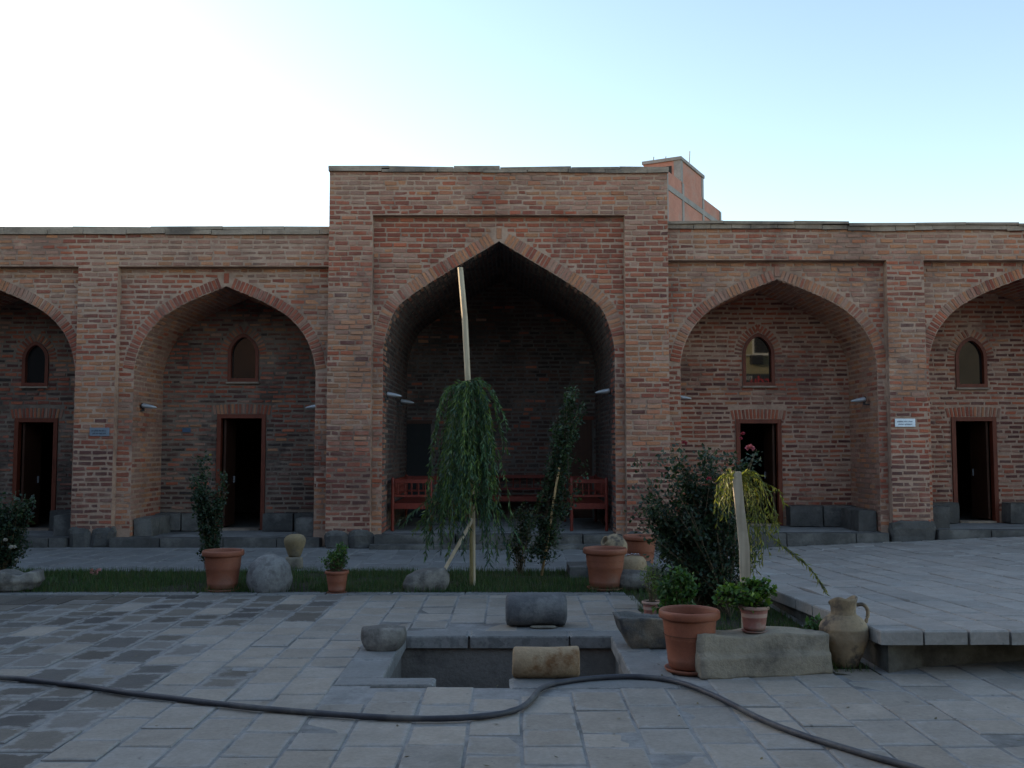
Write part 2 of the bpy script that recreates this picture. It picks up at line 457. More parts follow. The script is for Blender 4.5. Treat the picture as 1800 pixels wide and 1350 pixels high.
def ring(arch, Y, t=.22, pal=(1,2,.4), sp=.078, dep=.012):
    for sgn in (-1, 1):
        h = arch.half; acc = sp*.5
        for a, b in zip(h, h[1:]):
            seg = (b-a).length; d = (b-a)/seg
            while acc < seg:
                p = a+d*acc
                nrm = Vector((d[1], -d[0]))
                if p[0] > .05:
                    c = p + nrm*(t/2+.004)
                    PP[:] = (arch.xc+sgn*c[0], c[1], Y); u = Vector((sgn*nrm[0], 0, nrm[1])); v = Vector((sgn*d[0], 0, d[1]))
                    bricks.brick(Vector((arch.xc+sgn*c[0], Y, c[1])), u, v, NY, t/2*rnd.uniform(.90,1.03), .033*rnd.uniform(.9,1.05), dep*rnd.uniform(.5,1.4), pick(*pal))
                acc += sp
            acc -= seg
    # key wedge at the apex
    z = arch.half[-1][1]
    bricks.brick(Vector((arch.xc, Y, z+.15)), UX, UZ, NY, .05, .10, dep, pick(*pal))
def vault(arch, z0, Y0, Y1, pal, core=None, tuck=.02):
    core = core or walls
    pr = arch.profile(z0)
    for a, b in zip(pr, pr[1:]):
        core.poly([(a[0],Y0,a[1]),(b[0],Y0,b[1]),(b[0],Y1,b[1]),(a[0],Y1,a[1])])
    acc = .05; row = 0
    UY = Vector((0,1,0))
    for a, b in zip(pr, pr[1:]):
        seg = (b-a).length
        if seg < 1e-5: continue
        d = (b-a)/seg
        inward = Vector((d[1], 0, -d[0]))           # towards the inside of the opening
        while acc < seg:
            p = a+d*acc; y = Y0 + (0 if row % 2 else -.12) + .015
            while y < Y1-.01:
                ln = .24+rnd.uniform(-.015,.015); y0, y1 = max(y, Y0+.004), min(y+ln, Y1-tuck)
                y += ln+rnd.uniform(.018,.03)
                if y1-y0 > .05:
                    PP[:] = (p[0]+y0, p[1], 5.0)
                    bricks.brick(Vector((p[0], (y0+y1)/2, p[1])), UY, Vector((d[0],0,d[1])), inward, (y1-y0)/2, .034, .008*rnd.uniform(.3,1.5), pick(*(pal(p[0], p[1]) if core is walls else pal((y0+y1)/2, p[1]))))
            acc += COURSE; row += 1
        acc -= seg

# ================================================================== LARGE STRUCTURE
YI, YIP = 18.20, 18.34          # iwan front, iwan recessed panel
YW, YWP = 18.38, 18.54          # wing piers and frieze, wing recessed panels
YB = 20.12                      # back wall of the bays
YIB = 22.6                      # back wall of the iwan
YEND = 26.0
cara = empty('caravanserai', (0, 18.2, 0))
tag(cara, 'long low brick caravanserai with pointed arches and a tall central porch', 'building')
def kid(mb, name, mat, smooth=False, parent=None):
    o = mb.build(name, mat, None, loc=None, smooth=smooth)
    o.parent = parent or cara
    o.matrix_parent_inverse = Matrix.Translation(-Vector((parent or cara).location)) if (parent or cara).parent is None else Matrix.Translation(-Vector(cara.location)-Vector((parent).location))
    return o

# main measures
IX0, IX1 = X_(576,600,YI), X_(1176,600,YI)          # iwan outer edges
PX0, PX1 = X_(655,600,YIP), X_(1098,600,YIP)        # iwan recessed panel
IZT = Z_(301, YI)                                   # iwan wall top (under the coping)
IPZ = Z_(381, YIP)                                  # top of the iwan panel
iw = Arch(X_(877,600,YIP), 2.17, Z_(424, YIP), IWAN)
LZT, RZT = Z_(411, YW), Z_(401, YW)                 # wing wall tops
LPZ, RPZ = Z_(471, YWP), Z_(460, YWP)               # wing panel tops
FL = {'a': .17, 'b': .17, 'c': .26, 'd': .32}       # bay floors
LEFT_END, RIGHT_END = -34.0, 15.5
bays = {                                            # arch, panel x0, x1, panel top, floor
    'a': (Arch(X_(-28,600,YWP), 1.74, Z_(500,YWP), BAY), X_(-205,600,YWP), X_(141,600,YWP), LPZ),
    'b': (Arch(X_(396,600,YWP), 1.72, Z_(503,YWP), BAY), X_(210,600,YWP), IX0+.0, LPZ),
    'c': (Arch(X_(1368,600,YWP), 1.86, Z_(491,YWP), BAY), IX1, X_(1556,600,YWP), RPZ),
    'd': (Arch(X_(1806,600,YWP), 1.88, Z_(487,YWP), BAY), X_(1621,600,YWP), X_(1991,600,YWP), RPZ),
}
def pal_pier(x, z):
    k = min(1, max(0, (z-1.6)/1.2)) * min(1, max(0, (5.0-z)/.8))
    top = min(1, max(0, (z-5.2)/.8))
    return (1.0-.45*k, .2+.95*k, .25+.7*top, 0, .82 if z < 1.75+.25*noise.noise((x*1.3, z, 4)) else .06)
def pal_red(x, z): return (1.0, .10, .12, 0, .35)
def pal_fr(x, z): return (.45, .28, .9)
def pal_pan(x, z): return (1.0, .35, .25)
def pal_panr(x, z): return (.9, .5, .25)

# iwan front: piers and frieze round the recessed panel
sheet(walls, IX0, IX1, -.1, IZT, YI, [rect_hole(PX0, PX1, -.2, IPZ)], [IPZ])
for xx in (PX0, PX1): walls.poly([(xx,YI,-.1),(xx,YIP,-.1),(xx,YIP,IPZ),(xx,YI,IPZ)])
walls.poly([(PX0,YI,IPZ),(PX1,YI,IPZ),(PX1,YIP,IPZ),(PX0,YIP,IPZ)])
for xx in (IX0, IX1): walls.poly([(xx,YI,-.1),(xx,YEND,-.1),(xx,YEND,IZT),(xx,YI,IZT)])
walls.poly([(IX0,YI,IZT),(IX1,YI,IZT),(IX1,YEND,IZT),(IX0,YEND,IZT)])
hz = [p[1] for p in iw.half]
sheet(walls, PX0, PX1, -.1, IPZ, YIP, [iw.hole()], hz)
vis = lambda x, z: z > 1.9 and not (-1.1 < x < .2 and z < 3.2)
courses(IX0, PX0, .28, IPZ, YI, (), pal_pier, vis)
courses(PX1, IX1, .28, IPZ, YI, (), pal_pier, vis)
courses(IX0, IX1, IPZ, IZT, YI, (), lambda x, z: (.75,.3,.6) if z < IPZ+.5 else (.3,.3,1.2))
courses(PX0+.01, PX1-.01, .28, IPZ-.01, YIP, [iw.hole(.235)], lambda x, z: (1,.15,.1) if z > 3.6 else (.8,.6,.3), vis)
ring(iw, YIP, .23, (1,.8,.5))
# brick along the visible side of the iwan above the wing roofs
porch = MB()
vault(iw, .24, YIP, YIB, lambda y, z: (1,.35,.6,min(1.0,max(0.0,(y-YIP-.25)*1.6+max(0,z-3.6)*.5))), porch)  # share of near-black bricks grows inwards and upwards: painted porch shade
sheet(porch, iw.xc-2.2, iw.xc+2.2, 0, iw.apex+.02, YIB)
DBX = [(X_(712,800,YIB), X_(757,800,YIB)), (X_(998,800,YIB), X_(1040,800,YIB))]
courses(iw.xc-2.17, iw.xc+2.17, .3, iw.apex, YIB, [rect_hole(DBX[0][0]-.05, DBX[0][1]+.05, 0, Z_(743,YIB)), rect_hole(DBX[1][0]-.05, DBX[1][1]+.05, 0, Z_(738,YIB))], lambda x, z: (1,.1,.1,.92))  # mostly near-black bricks: porch shade painted on the back wall
kid(porch, 'porch_lining', M['porchshade'])

# wings
def wing(xa, xb, ztop, items, end):
    holes = [rect_hole(x0, x1, -.2, pt) for _, x0, x1, pt in items]
    sheet(walls, xa, xb, -.1, ztop, YW, holes, [items[0][3]])
    walls.poly([(xa,YW,ztop),(xb,YW,ztop),(xb,YEND,ztop),(xa,YEND,ztop)])
    walls.poly([(end,YW,-.1),(end,YEND,-.1),(end,YEND,ztop),(end,YW,ztop)])
    walls.poly([(xa,YEND,-.1),(xb,YEND,-.1),(xb,YEND,ztop),(xa,YEND,ztop)])
    for ar, x0, x1, pt in items:
        for xx in (x0, x1): walls.poly([(xx,YW,-.1),(xx,YWP,-.1),(xx,YWP,pt),(xx,YW,pt)])
        walls.poly([(x0,YW,pt),(x1,YW,pt),(x1,YWP,pt),(x0,YWP,pt)])
        sheet(walls, x0, x1, -.1, pt, YWP, [ar.hole()], [p[1] for p in ar.half])
wing(LEFT_END, IX0, LZT, [bays['a'], bays['b']], LEFT_END)
wing(IX1, RIGHT_END, RZT, [bays['c'], bays['d']], RIGHT_END)
LP0, LP1 = bays['a'][2], bays['b'][1]               # left pier
RP0, RP1 = bays['c'][2], bays['d'][1]               # right pier
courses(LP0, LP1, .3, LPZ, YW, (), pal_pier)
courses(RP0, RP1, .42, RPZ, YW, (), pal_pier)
courses(-10.6, IX0, LPZ, LZT, YW, (), lambda x, z: (.4,.35,1.0))
courses(IX1, 10.9, RPZ, RZT, YW, (), lambda x, z: (.5,.55,.6))
doors = {'a': (X_(25,800,YB), X_(101,800,YB), Z_(735,YB)), 'b': (X_(381,800,YB), X_(467,800,YB), Z_(728,YB)),
         'c': (X_(1294,800,YB), X_(1374,800,YB), Z_(737,YB)), 'd': (X_(1673,800,YB), X_(1752,800,YB), Z_(733,YB))}
wins = {'a': (X_(40,640,YB), X_(86,640,YB), Z_(680,YB), Z_(600,YB)), 'b': (X_(401,640,YB), X_(455,640,YB), Z_(672,YB), Z_(586,YB)),
        'c': (X_(1305,640,YB), X_(1361,640,YB), Z_(679,YB), Z_(585,YB)), 'd': (X_(1679,640,YB), X_(1734,640,YB), Z_(682,YB), Z_(592,YB))}
class WArch:                                        # pointed head of a window
    def __init__(s, x0, x1, z0, z1): s.x0, s.x1, s.z0, s.z1 = x0, x1, z0, z1; s.xc = (x0+x1)/2; s.hw = (x1-x0)/2; s.sp = z1-(x1-x0)*.69
    def pts(s, g=0.0):
        o = []; c = .45; ap = math.sqrt((1+c)**2-c*c); hgt = s.z1-s.sp; hw = s.hw
        for k in range(9):                          # two arcs struck from beyond the middle: a pointed head
            a = k/8*math.acos(c/(1+c)); x, z = (1+c)*math.cos(a)-c, (1+c)*math.sin(a)/ap
            nx, nz = math.cos(a), math.sin(a)
            o.append((max(0, x*hw+nx*g), s.sp+z*hgt+nz*g))
        o[-1] = (0, s.z1+g*1.25); return o
    def hole(s, g=0.0):
        P = s.pts(g)
        def f(z):
            if z < s.z0-g or z > P[-1][1]: return None
            if z <= s.sp: return (s.xc-s.hw-g, s.xc+s.hw+g)
            for a, b in zip(P, P[1:]):
                if a[1] <= z <= b[1]:
                    k = (z-a[1])/max(1e-6, b[1]-a[1]); w_ = a[0]+(b[0]-a[0])*k; return (s.xc-w_, s.xc+w_)
            return None
        return f
niche = MB()
for k, (ar, x0, x1, pt) in bays.items():
    fl = FL[k]
    if k == 'a': pp = lambda x, z: (.9,.5,.3)
    elif k == 'b': pp = lambda x, z: (.9,.6,.3)
    else: pp = pal_panr
    courses(x0+.01, x1-.01, fl+.12, pt-.01, YWP, [ar.hole(.212)], pp)
    ring(ar, YWP, .20, (.9,.45,.3) if k in 'ab' else (.7,.65,.3))
    jb = {'a': (.6,.5,.6), 'b': (.25,.5,1.3), 'c': (.35,.4,1.2), 'd': (.7,.5,.6)}[k]
    vault(ar, fl, YWP, YB, lambda x, z, jb=jb, ar=ar: jb if x < ar.xc or k != 'b' else (1,.3,.3))
    d, wn = doors[k], wins[k]
    WA = WArch(*wn)
    holes = [rect_hole(d[0], d[1], -.2, d[2]), WA.hole()]
    zs = [d[2], wn[2], WA.sp, wn[3]] + [p[1] for p in WA.pts()]
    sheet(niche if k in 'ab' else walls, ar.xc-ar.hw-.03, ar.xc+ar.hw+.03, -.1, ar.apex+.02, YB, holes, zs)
    flat = .20
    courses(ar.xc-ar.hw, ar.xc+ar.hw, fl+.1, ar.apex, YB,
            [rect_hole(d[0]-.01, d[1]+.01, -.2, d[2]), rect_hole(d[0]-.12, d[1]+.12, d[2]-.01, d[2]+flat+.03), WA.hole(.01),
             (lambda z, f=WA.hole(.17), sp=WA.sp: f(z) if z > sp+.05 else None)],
            pal_red if k in 'cd' else (lambda x, z: (1,.25,.3,min(.95,max(.10,.85-.40*(z-1.2)+.5*noise.noise((x,z,1)))),.25)), bh=.060, dep=.014)  # left bays: falloff of light towards the floor put into brick colour
    # flat soldier arch over the door
    n = int((d[1]-d[0]+.22)/.076)
    for i in range(n):
        t = (i+.5)/n*2-1; xx = (d[0]+d[1])/2 + t*((d[1]-d[0])/2+.10)
        a = t*.22; u = Vector((math.cos(a),0,-math.sin(a))); v = Vector((math.sin(a),0,math.cos(a)))
        PP[:] = (xx, d[2], 1); bricks.brick(Vector((xx, YB, d[2]+flat/2+.01-.03*t*t)), u, v, NY, .027, flat/2, .014, pick(1,.4,.1))
    # small bricks set round the window head
    P = WA.pts(.085)
    for sg in (-1, 1):
        acc = .03
        for a, b in zip(P, P[1:]):
            a, b = Vector(a), Vector(b); seg = (b-a).length
            if seg < 1e-5: continue
            dd = (b-a)/seg
            while acc < seg:
                p = a+dd*acc; nn = Vector((dd[1], -dd[0]))
                PP[:] = (WA.xc, p[1], 1); bricks.brick(Vector((WA.xc+sg*p[0], YB, p[1])), Vector((sg*nn[0],0,nn[1])), Vector((sg*dd[0],0,dd[1])), NY, .075, .026, .016, pick(1,.35,.1))
                acc += .078
            acc -= seg
kid(walls, 'wall', M['mortar'])
kid(niche, 'niche_wall', M['nicheshade'])
o = kid(bricks, 'brickwork', M['brick']); o['kind'] = 'stuff'
# the 300 bricks of the porch that show best, each on its own
BV = []
for i in range(8):
    b = MB(); b.brick(Vector((0,0,0)), UX, UZ, NY, .5, .5, .010, (1,1,1), 0, 0)
    v = [list(p) for p in b.v]
    for q in v[4:]:
        q[0] *= .97+rnd.uniform(-.012,.012); q[2] *= .90+rnd.uniform(-.05,.05); q[1] += rnd.uniform(-.003,.003)
    b.v = [tuple(q) for q in v]
    ob = b.build('brick', M['brick_o'], link=False); BV.append(ob.data); bpy.data.objects.remove(ob)
rnd.shuffle(singles)
left = MB()
for i, (x, y, z, L, h, c) in enumerate(singles):
    if i < 300:
        o = bpy.data.objects.new('brick', BV[i % 8]); COL.objects.link(o)
        o.parent = cara; o.location = Vector((x, y+.004, z)) - cara.location; o.scale = (L, 1, h); o.color = (c[0], c[1], c[2], 1)
    else:
        left.brick(Vector((x, y+.006, z)), UX, UZ, NY, L/2, h/2, .006, c)
o = kid(left, 'porch_brickwork', M['brick']); o['kind'] = 'stuff'

# coping slabs along the wall tops
def coping(xa, xb, y, z, ln, th, over, wob, pal, dip=0.0):
    x = xa; i = 0; n = xb-xa
    while x < xb-.05:
        l = min(ln*rnd.uniform(.75,1.25), xb-x)
        if xb-x-l < .15: l = xb-x
        t = (x+l/2-xa)/n
        b = MB(); zz = z + wob*noise.noise((x*.7, y, 3.1)) - dip*t
        b.box((0,0,0), (l/2-.004, .24, th/2))
        b.v = [(p[0], p[1]+rnd.uniform(-.012,.012), p[2]+rnd.uniform(-.008,.008)) for p in b.v]
        o = b.build('coping_slab', M['coping']); o.parent = cara
        o.location = Vector((x+l/2, y-over+.24, zz+th/2)) - cara.location; o.rotation_euler = (0, rnd.uniform(-.006,.006), 0)
        x += l; i += 1
coping(IX0-.02, IX1+.02, YI, IZT-.01, .85, .055, .05, .02, 0, .03)
coping(IX0-.03, IX1+.03, YI, IZT+.05, 1.1, .055, .02, .02, 0, .03)
coping(-10.6, IX0-.01, YW, LZT-.01, .9, .085, .06, .04, 0)
coping(-10.6, IX0-.01, YW, LZT+.085, 1.2, .06, .01, .04, 0)
coping(IX1+.01, 10.9, YW, RZT-.01, .42, .085, .06, .03, 0, .06)
coping(IX1+.01, 10.9, YW, RZT+.08, 1.2, .045, .10, .03, 0, .06)

# doors and windows
def door(k, Y, x0, x1, ztop, fl, open_side):
    e = empty('door', (0,0,0), cara)
    def part(mb, nm, mat): 
        o = mb.build(nm, mat); o.parent = e; o.location = -Vector(cara.location); return o
    fw = .085; f = MB()
    f.box(((x0+fw/2), Y+.03, (fl+ztop)/2), (fw/2-.002, .07, (ztop-fl)/2))
    f.box(((x1-fw/2), Y+.03, (fl+ztop)/2), (fw/2-.002, .07, (ztop-fl)/2))
    f.box(((x0+x1)/2, Y+.028, ztop-fw/2), ((x1-x0)/2-fw, .066, fw/2-.002))
    part(f, 'frame', M['doorwood'])
    b = MB(); b.box(((x0+x1)/2, Y+.06, fl+.012), ((x1-x0)/2-fw-.01, .16, .02)); part(b, 'threshold', M['coping'])
    b = MB()                                        # door leaf swung inwards
    hx = x1-fw if open_side > 0 else x0+fw
    b.box((hx-open_side*.05, Y+.46, (fl+ztop-fw)/2+.03), (.022, .36, (ztop-fl-fw)/2-.03)); part(b, 'leaf', M['doorleaf'])
    b = MB(); b.box((hx-open_side*.085, Y+.70, fl+1.0), (.012, .012, .07)); part(b, 'handle', M['steel'])
def window(k, wn):
    WA = WArch(*wn); e = empty('window', (0,0,0), cara)
    def part(mb, nm, mat):
        o = mb.build(nm, mat); o.parent = e; o.location = -Vector(cara.location); return o
    o1, o2 = WA.pts(0), WA.pts(-.065)
    f = MB(); yf, yb = YB-.035, YB+.09
    out = [(WA.xc+WA.hw, wn[2])] + [(WA.xc+a, b) for a, b in o1] + [(WA.xc-a, b) for a, b in o1[::-1][1:]] + [(WA.xc-WA.hw, wn[2])]
    inn = [(WA.xc+WA.hw-.065, wn[2]+.08)] + [(WA.xc+a, b) for a, b in o2] + [(WA.xc-a, b) for a, b in o2[::-1][1:]] + [(WA.xc-WA.hw+.065, wn[2]+.08)]
    n = len(out)
    for i in range(n):
        j = (i+1) % n
        f.poly([(out[i][0],yf,out[i][1]),(out[j][0],yf,out[j][1]),(inn[j][0],yf,inn[j][1]),(inn[i][0],yf,inn[i][1])])
        f.poly([(inn[i][0],yf,inn[i][1]),(inn[j][0],yf,inn[j][1]),(inn[j][0],yb,inn[j][1]),(inn[i][0],yb,inn[i][1])])
        f.poly([(out[i][0],yf,out[i][1]),(out[j][0],yf,out[j][1]),(out[j][0],yb,out[j][1]),(out[i][0],yb,out[i][1])])
    part(f, 'frame', M['doorwood'])
    g = MB(); g.poly([(x, YB+.07, z) for x, z in inn]); g.poly([(x, YB+.078, z) for x, z in inn]); part(g, 'pane', M['glass'])
    s = MB(); s.box((WA.xc, YB-.03, wn[2]-.012), (WA.hw+.02, .05, .018)); part(s, 'sill', M['coping'])
for k in 'abcd':
    d = doors[k]; door(k, YB, d[0], d[1], d[2], FL[k], 1 if k in 'cd' else -1); window(k, wins[k])
# doors inside the porch
e = empty('door', (0,0,0), cara)
b = MB(); x0, x1 = DBX[0]; b.box(((x0+x1)/2, YIB-.01, (.25+Z_(745,YIB))/2), ((x1-x0)/2, .03, (Z_(745,YIB)-.25)/2)); o = b.build('leaf', M['void']); o.parent = e; o.location = -cara.location
b = MB(); b.box(((x0+x1)/2, YIB-.02, Z_(745,YIB)+.04), ((x1-x0)/2+.04, .05, .04)); o = b.build('frame', M['doorleaf']); o.parent = e; o.location = -cara.location
e = empty('door', (0,0,0), cara)
b = MB(); x0, x1 = DBX[1]; b.box(((x0+x1)/2, YIB-.01, (.25+Z_(738,YIB))/2), ((x1-x0)/2, .03, (Z_(738,YIB)-.25)/2)); o = b.build('leaf', M['doorleaf']); o.parent = e; o.location = -cara.location
b = MB(); b.box(((x0+x1)/2, YIB-.02, Z_(738,YIB)+.04), ((x1-x0)/2+.04, .05, .04)); o = b.build('frame', M['doorwood']); o.parent = e; o.location = -cara.location
# rooms behind the bays (closed, dark)
for k, (ar, x0, x1, pt) in bays.items():
    rm = MB()
    a, b_, z1 = ar.xc-2.0, ar.xc+2.0, 4.6
    rm.poly([(a,YB+.02,FL[k]-.01),(b_,YB+.02,FL[k]-.01),(b_,YEND-.2,FL[k]-.01),(a,YEND-.2,FL[k]-.01)])
    rm.poly([(a,YEND-.2,0),(b_,YEND-.2,0),(b_,YEND-.2,z1),(a,YEND-.2,z1)])
    rm.poly([(a,YB+.02,0),(a,YEND-.2,0),(a,YEND-.2,z1),(a,YB+.02,z1)]); rm.poly([(b_,YB+.02,0),(b_,YEND-.2,0),(b_,YEND-.2,z1),(b_,YB+.02,z1)])
    rm.poly([(a,YB+.02,z1),(b_,YB+.02,z1),(b_,YEND-.2,z1),(a,YEND-.2,z1)])
    kid(rm, 'room', M['room'])

# steps, floors, ledges and base stones (each stone its own piece)
def stone(nm, c, h, mat, seed, rough=.02, sub=3, parent=cara, rz=0.0):
    """a rough-hewn block: subdivided box pushed about by noise"""
    b = MB(); idx = {}
    def V(i, j, k):
        key = (i, j, k)
        if key not in idx:
            p = Vector((i/sub*2-1, j/sub*2-1, k/sub*2-1))
            q = Vector((p.x*h[0], p.y*h[1], p.z*h[2]))
            ro = p.normalized(); m_ = max(abs(p.x), abs(p.y), abs(p.z))
            edge = sorted([abs(p.x), abs(p.y), abs(p.z)])[1]
            q -= Vector((p.x, p.y, p.z))*rough*.8*(edge**4)
            s_ = seed*7.3
            q += Vector((noise.noise(q*3+Vector((s_,0,0))), noise.noise(q*3+Vector((0,s_,0))), noise.noise(q*3+Vector((0,0,s_)))))*rough
            idx[key] = len(b.v); b.v.append(tuple(q))
        return idx[key]
    for i in range(sub):
        for j in range(sub):
            for a, bb in ((0, 1), (sub, 0)):
                for ax in range(3):
                    cs = []
                    for di, dj in ((0,0),(1,0),(1,1),(0,1)):
                        t = [i+di, j+dj]; t.insert(ax, a); cs.append(V(*t))
                    if (a == 0) == (ax != 1): cs = cs[::-1]
                    b.f.append(tuple(cs)); b.c.append((1,1,1))
    o = b.build(nm, mat, smooth=False)
    if parent: o.parent = parent; o.location = Vector(c)-Vector(parent.location)
    else: o.location = c
    o.rotation_euler = (0,0,rz)
    return o
def step_row(xa, xb, yf, ztop, zbot, depth=.34, ln=1.0):
    x = xa; i = 0
    while x < xb-.05:
        l = min(ln*rnd.uniform(.8,1.3), xb-x)
        if xb-x-l < .3: l = xb-x
        stone('step_stone', (x+l/2, yf+depth/2, (ztop+zbot)/2), (l/2-.004, depth/2, (ztop-zbot)/2), M['dark_stone'], rnd.random()*50, .010)
        x += l
step_row(-10.6, LP0-.05, YW-.12, FL['a'], -.12); step_row(LP1-.0, IX0-.12, YW-.12, FL['b'], -.12)
step_row(IX1+.1, RP0-.1, YW-.10, FL['c'], -.12); step_row(RP1+.1, 10.8, YW-.10, FL['d'], -.12)
step_row(PX0+.08, PX1-.08, YI-.10, .245, .07, .5, 1.3)
step_row(PX0+.02, PX1+.1, YI-.34, .085, -.1, .4, 1.5)
flo = MB()
for k, (ar, x0, x1, pt) in bays.items():
    flo.poly([(x0-.2,YW+.2,FL[k]-.006),(x1+.2,YW+.2,FL[k]-.006),(x1+.2,YB+.3,FL[k]-.006),(x0-.2,YB+.3,FL[k]-.006)])
flo.poly([(PX0,YI+.3,.235),(PX1,YI+.3,.235),(PX1,YIB+.1,.235),(PX0,YIB+.1,.235)])
kid(flo, 'platform_floor', M['bed'])
for k, (ar, x0, x1, pt) in bays.items():
    fl = FL[k]; d = doors[k]; xl, xr = ar.xc-ar.hw+.02, ar.xc+ar.hw-.02
    ht = .42 if k != 'b' else .36
    for a, b_ in ((xl, d[0]-.04), (d[1]+.04, xr)):
        n = max(1, round((b_-a)/.7)); 
        for i in range(n):
            p, q = a+(b_-a)*i/n, a+(b_-a)*(i+1)/n
            stone('ledge_stone', ((p+q)/2, YB-.2, fl+ht/2), ((q-p)/2-.004, .19, ht/2), M['dark_stone'], rnd.random()*50, .014)
    for sg, xx in ((-1, xl), (1, xr)):
        for (y0, y1) in ((YWP+.10, YWP+.55), (YWP+.56, YWP+1.15)):
            stone('ledge_stone', (xx-sg*.18, (y0+y1)/2, fl+ht/2-.02), (.18, (y1-y0)/2-.004, ht/2), M['dark_stone'], rnd.random()*50, .016)
def base(xa, xb, yf, z1, seed, n=2, out=.05):
    for i in range(n):
        p, q = xa+(xb-xa)*i/n, xa+(xb-xa)*(i+1)/n
        stone('base_stone', ((p+q)/2, yf+.12-out, (z1-.1)/2), ((q-p)/2+.004, .14+rnd.uniform(-.01,.02), (z1+.1)/2*rnd.uniform(.93,1.05)), M['dark_stone'], seed+i, .05, 4)
base(LP0-.04, LP1+.04, YW, .36, 3, 2); base(RP0-.06, RP1+.06, YW, .48, 9, 1, .08)
base(IX0-.02, PX0+.08, YI, .33, 14, 2, .07); base(PX1-.06, IX1+.04, YI, .30, 19, 2)

# ------------------------------------------------------------------ ground, court paving, path, terrace
PXA, PXB, PYA, PYB = -1.02, .95, 7.90, 9.62         # pit
def holed_ground(mb, x0, x1, y0, y1, z, hx0, hx1, hy0, hy1):
    mb.poly([(x0,y0,z),(x1,y0,z),(x1,hy0,z),(x0,hy0,z)]); mb.poly([(x0,hy1,z),(x1,hy1,z),(x1,y1,z),(x0,y1,z)])
    mb.poly([(x0,hy0,z),(hx0,hy0,z),(hx0,hy1,z),(x0,hy1,z)]); mb.poly([(hx1,hy0,z),(x1,hy0,z),(x1,hy1,z),(hx1,hy1,z)])
b = MB(); holed_ground(b, -500, 500, -500, 500, -.10, PXA-.3, PXB+.3, PYA-.5, PYB+.3)
tag(b.build('ground', M['ground']), kind='structure')
court = MB(); holed_ground(court, -30, 30, -20, 18.6, -.007, PXA-.06, PXB+.06, PYA-.30, PYB+.06)
court = tag(court.build('courtyard_paving', M['bed']), 'grey stone slab paving of the courtyard', kind='structure')

SV = []
for i in range(10):
    b = MB(); k = []
    base_o = []
    for a, c in ((-.5,-.5),(0,-.5),(.5,-.5),(.5,0),(.5,.5),(0,.5),(-.5,.5),(-.5,0)):
        base_o.append((a*(1+rnd.uniform(-.03,.01)), c*(1+rnd.uniform(-.03,.01))))
    for z, s_ in ((-1.0,.995),(-.12,1.0),(0,.955)):
        for (a, c) in base_o: b.v.append((a*s_, c*s_, z+(rnd.uniform(-.03,.03) if z == 0 else 0)))
    for l in range(2):
        for q in range(8):
            q2 = (q+1) % 8; b.f.append((l*8+q, l*8+q2, (l+1)*8+q2, (l+1)*8+q)); b.c.append((1,1,1))
    b.f.append(tuple(16+q for q in range(8))); b.c.append((1,1,1))
    ob = b.build('paving_slab', M['slab_o'], link=False); SV.append(ob.data); bpy.data.objects.remove(ob)
def tiles(x0, x1, y0, y1, cw, lens, skip=None, gap=.016):
    out = []; x = x0; rr = random.Random(int(x0*100)+17)
    while x < x1-.05:
        wd = cw*rr.uniform(.93,1.08); xe = min(x+wd, x1)
        if x1-xe < .12: xe = x1
        y = y0 - rr.uniform(0, .3)
        while y < y1:
            ln = rr.uniform(*lens); ya, yb = max(y, y0), min(y+ln, y1)
            if yb-ya > .07:
                if not (skip and skip(x, xe, ya, yb)): out.append((x+gap/2, xe-gap/2, ya+gap/2, yb-gap/2))
            y += ln
        x = xe
    return out
def lay(parent, tl, zf, colf, th, nmax=300, nm='paving_slab', far='far_paving'):
    tl = sorted(tl, key=lambda q: (q[0]+q[1])**2/4+(q[2]+q[3])**2/4)
    inv = [q for q in tl if abs((q[0]+q[1])/2) < .54*(q[3])+.35 and q[3] > 5.2]
    rest = [q for q in tl if q not in set(inv)]
    near, rest = inv[:nmax], inv[nmax:]+rest
    far_mb = MB()
    for i, (a, b_, c, d) in enumerate(near):
        o = bpy.data.objects.new(nm, rnd.choice(SV)); COL.objects.link(o); o.parent = parent
        xm, ym = (a+b_)/2, (c+d)/2
        zx = (zf(xm+.1,ym)-zf(xm-.1,ym))/.2; zy = (zf(xm,ym+.1)-zf(xm,ym-.1))/.2
        o.location = Vector((xm, ym, zf(xm, ym)+rnd.uniform(-.006,.005)))-Vector(parent.location)
        o.rotation_euler = (math.atan(zy)+rnd.uniform(-.010,.010), -math.atan(zx)+rnd.uniform(-.010,.010), rnd.uniform(-.008,.008))
        o.scale = ((b_-a)*rnd.choice((1,-1)), (d-c)*rnd.choice((1,-1)), th)
        o.color = colf(xm, ym)
    for (a, b_, c, d) in rest:
        col = colf((a+b_)/2, (c+d)/2)[:3]
        k = len(far_mb.v); z = zf((a+b_)/2, (c+d)/2)+rnd.uniform(-.004,.004)
        for zz, ins in ((-th, 0), (0, .008)):
            for x, y in ((a+ins,c+ins),(b_-ins,c+ins),(b_-ins,d-ins),(a+ins,d-ins)): far_mb.v.append((x, y, z+zz))
        for f in ((4,5,6,7),(0,1,5,4),(1,2,6,5),(2,3,7,6),(3,0,4,7)): far_mb.f.append(tuple(k+i for i in f)); far_mb.c.append(col)
    if rest:
        o = far_mb.build(far, M['slab']); o.parent = parent; o.location = -Vector(parent.location); o['kind'] = 'stuff'

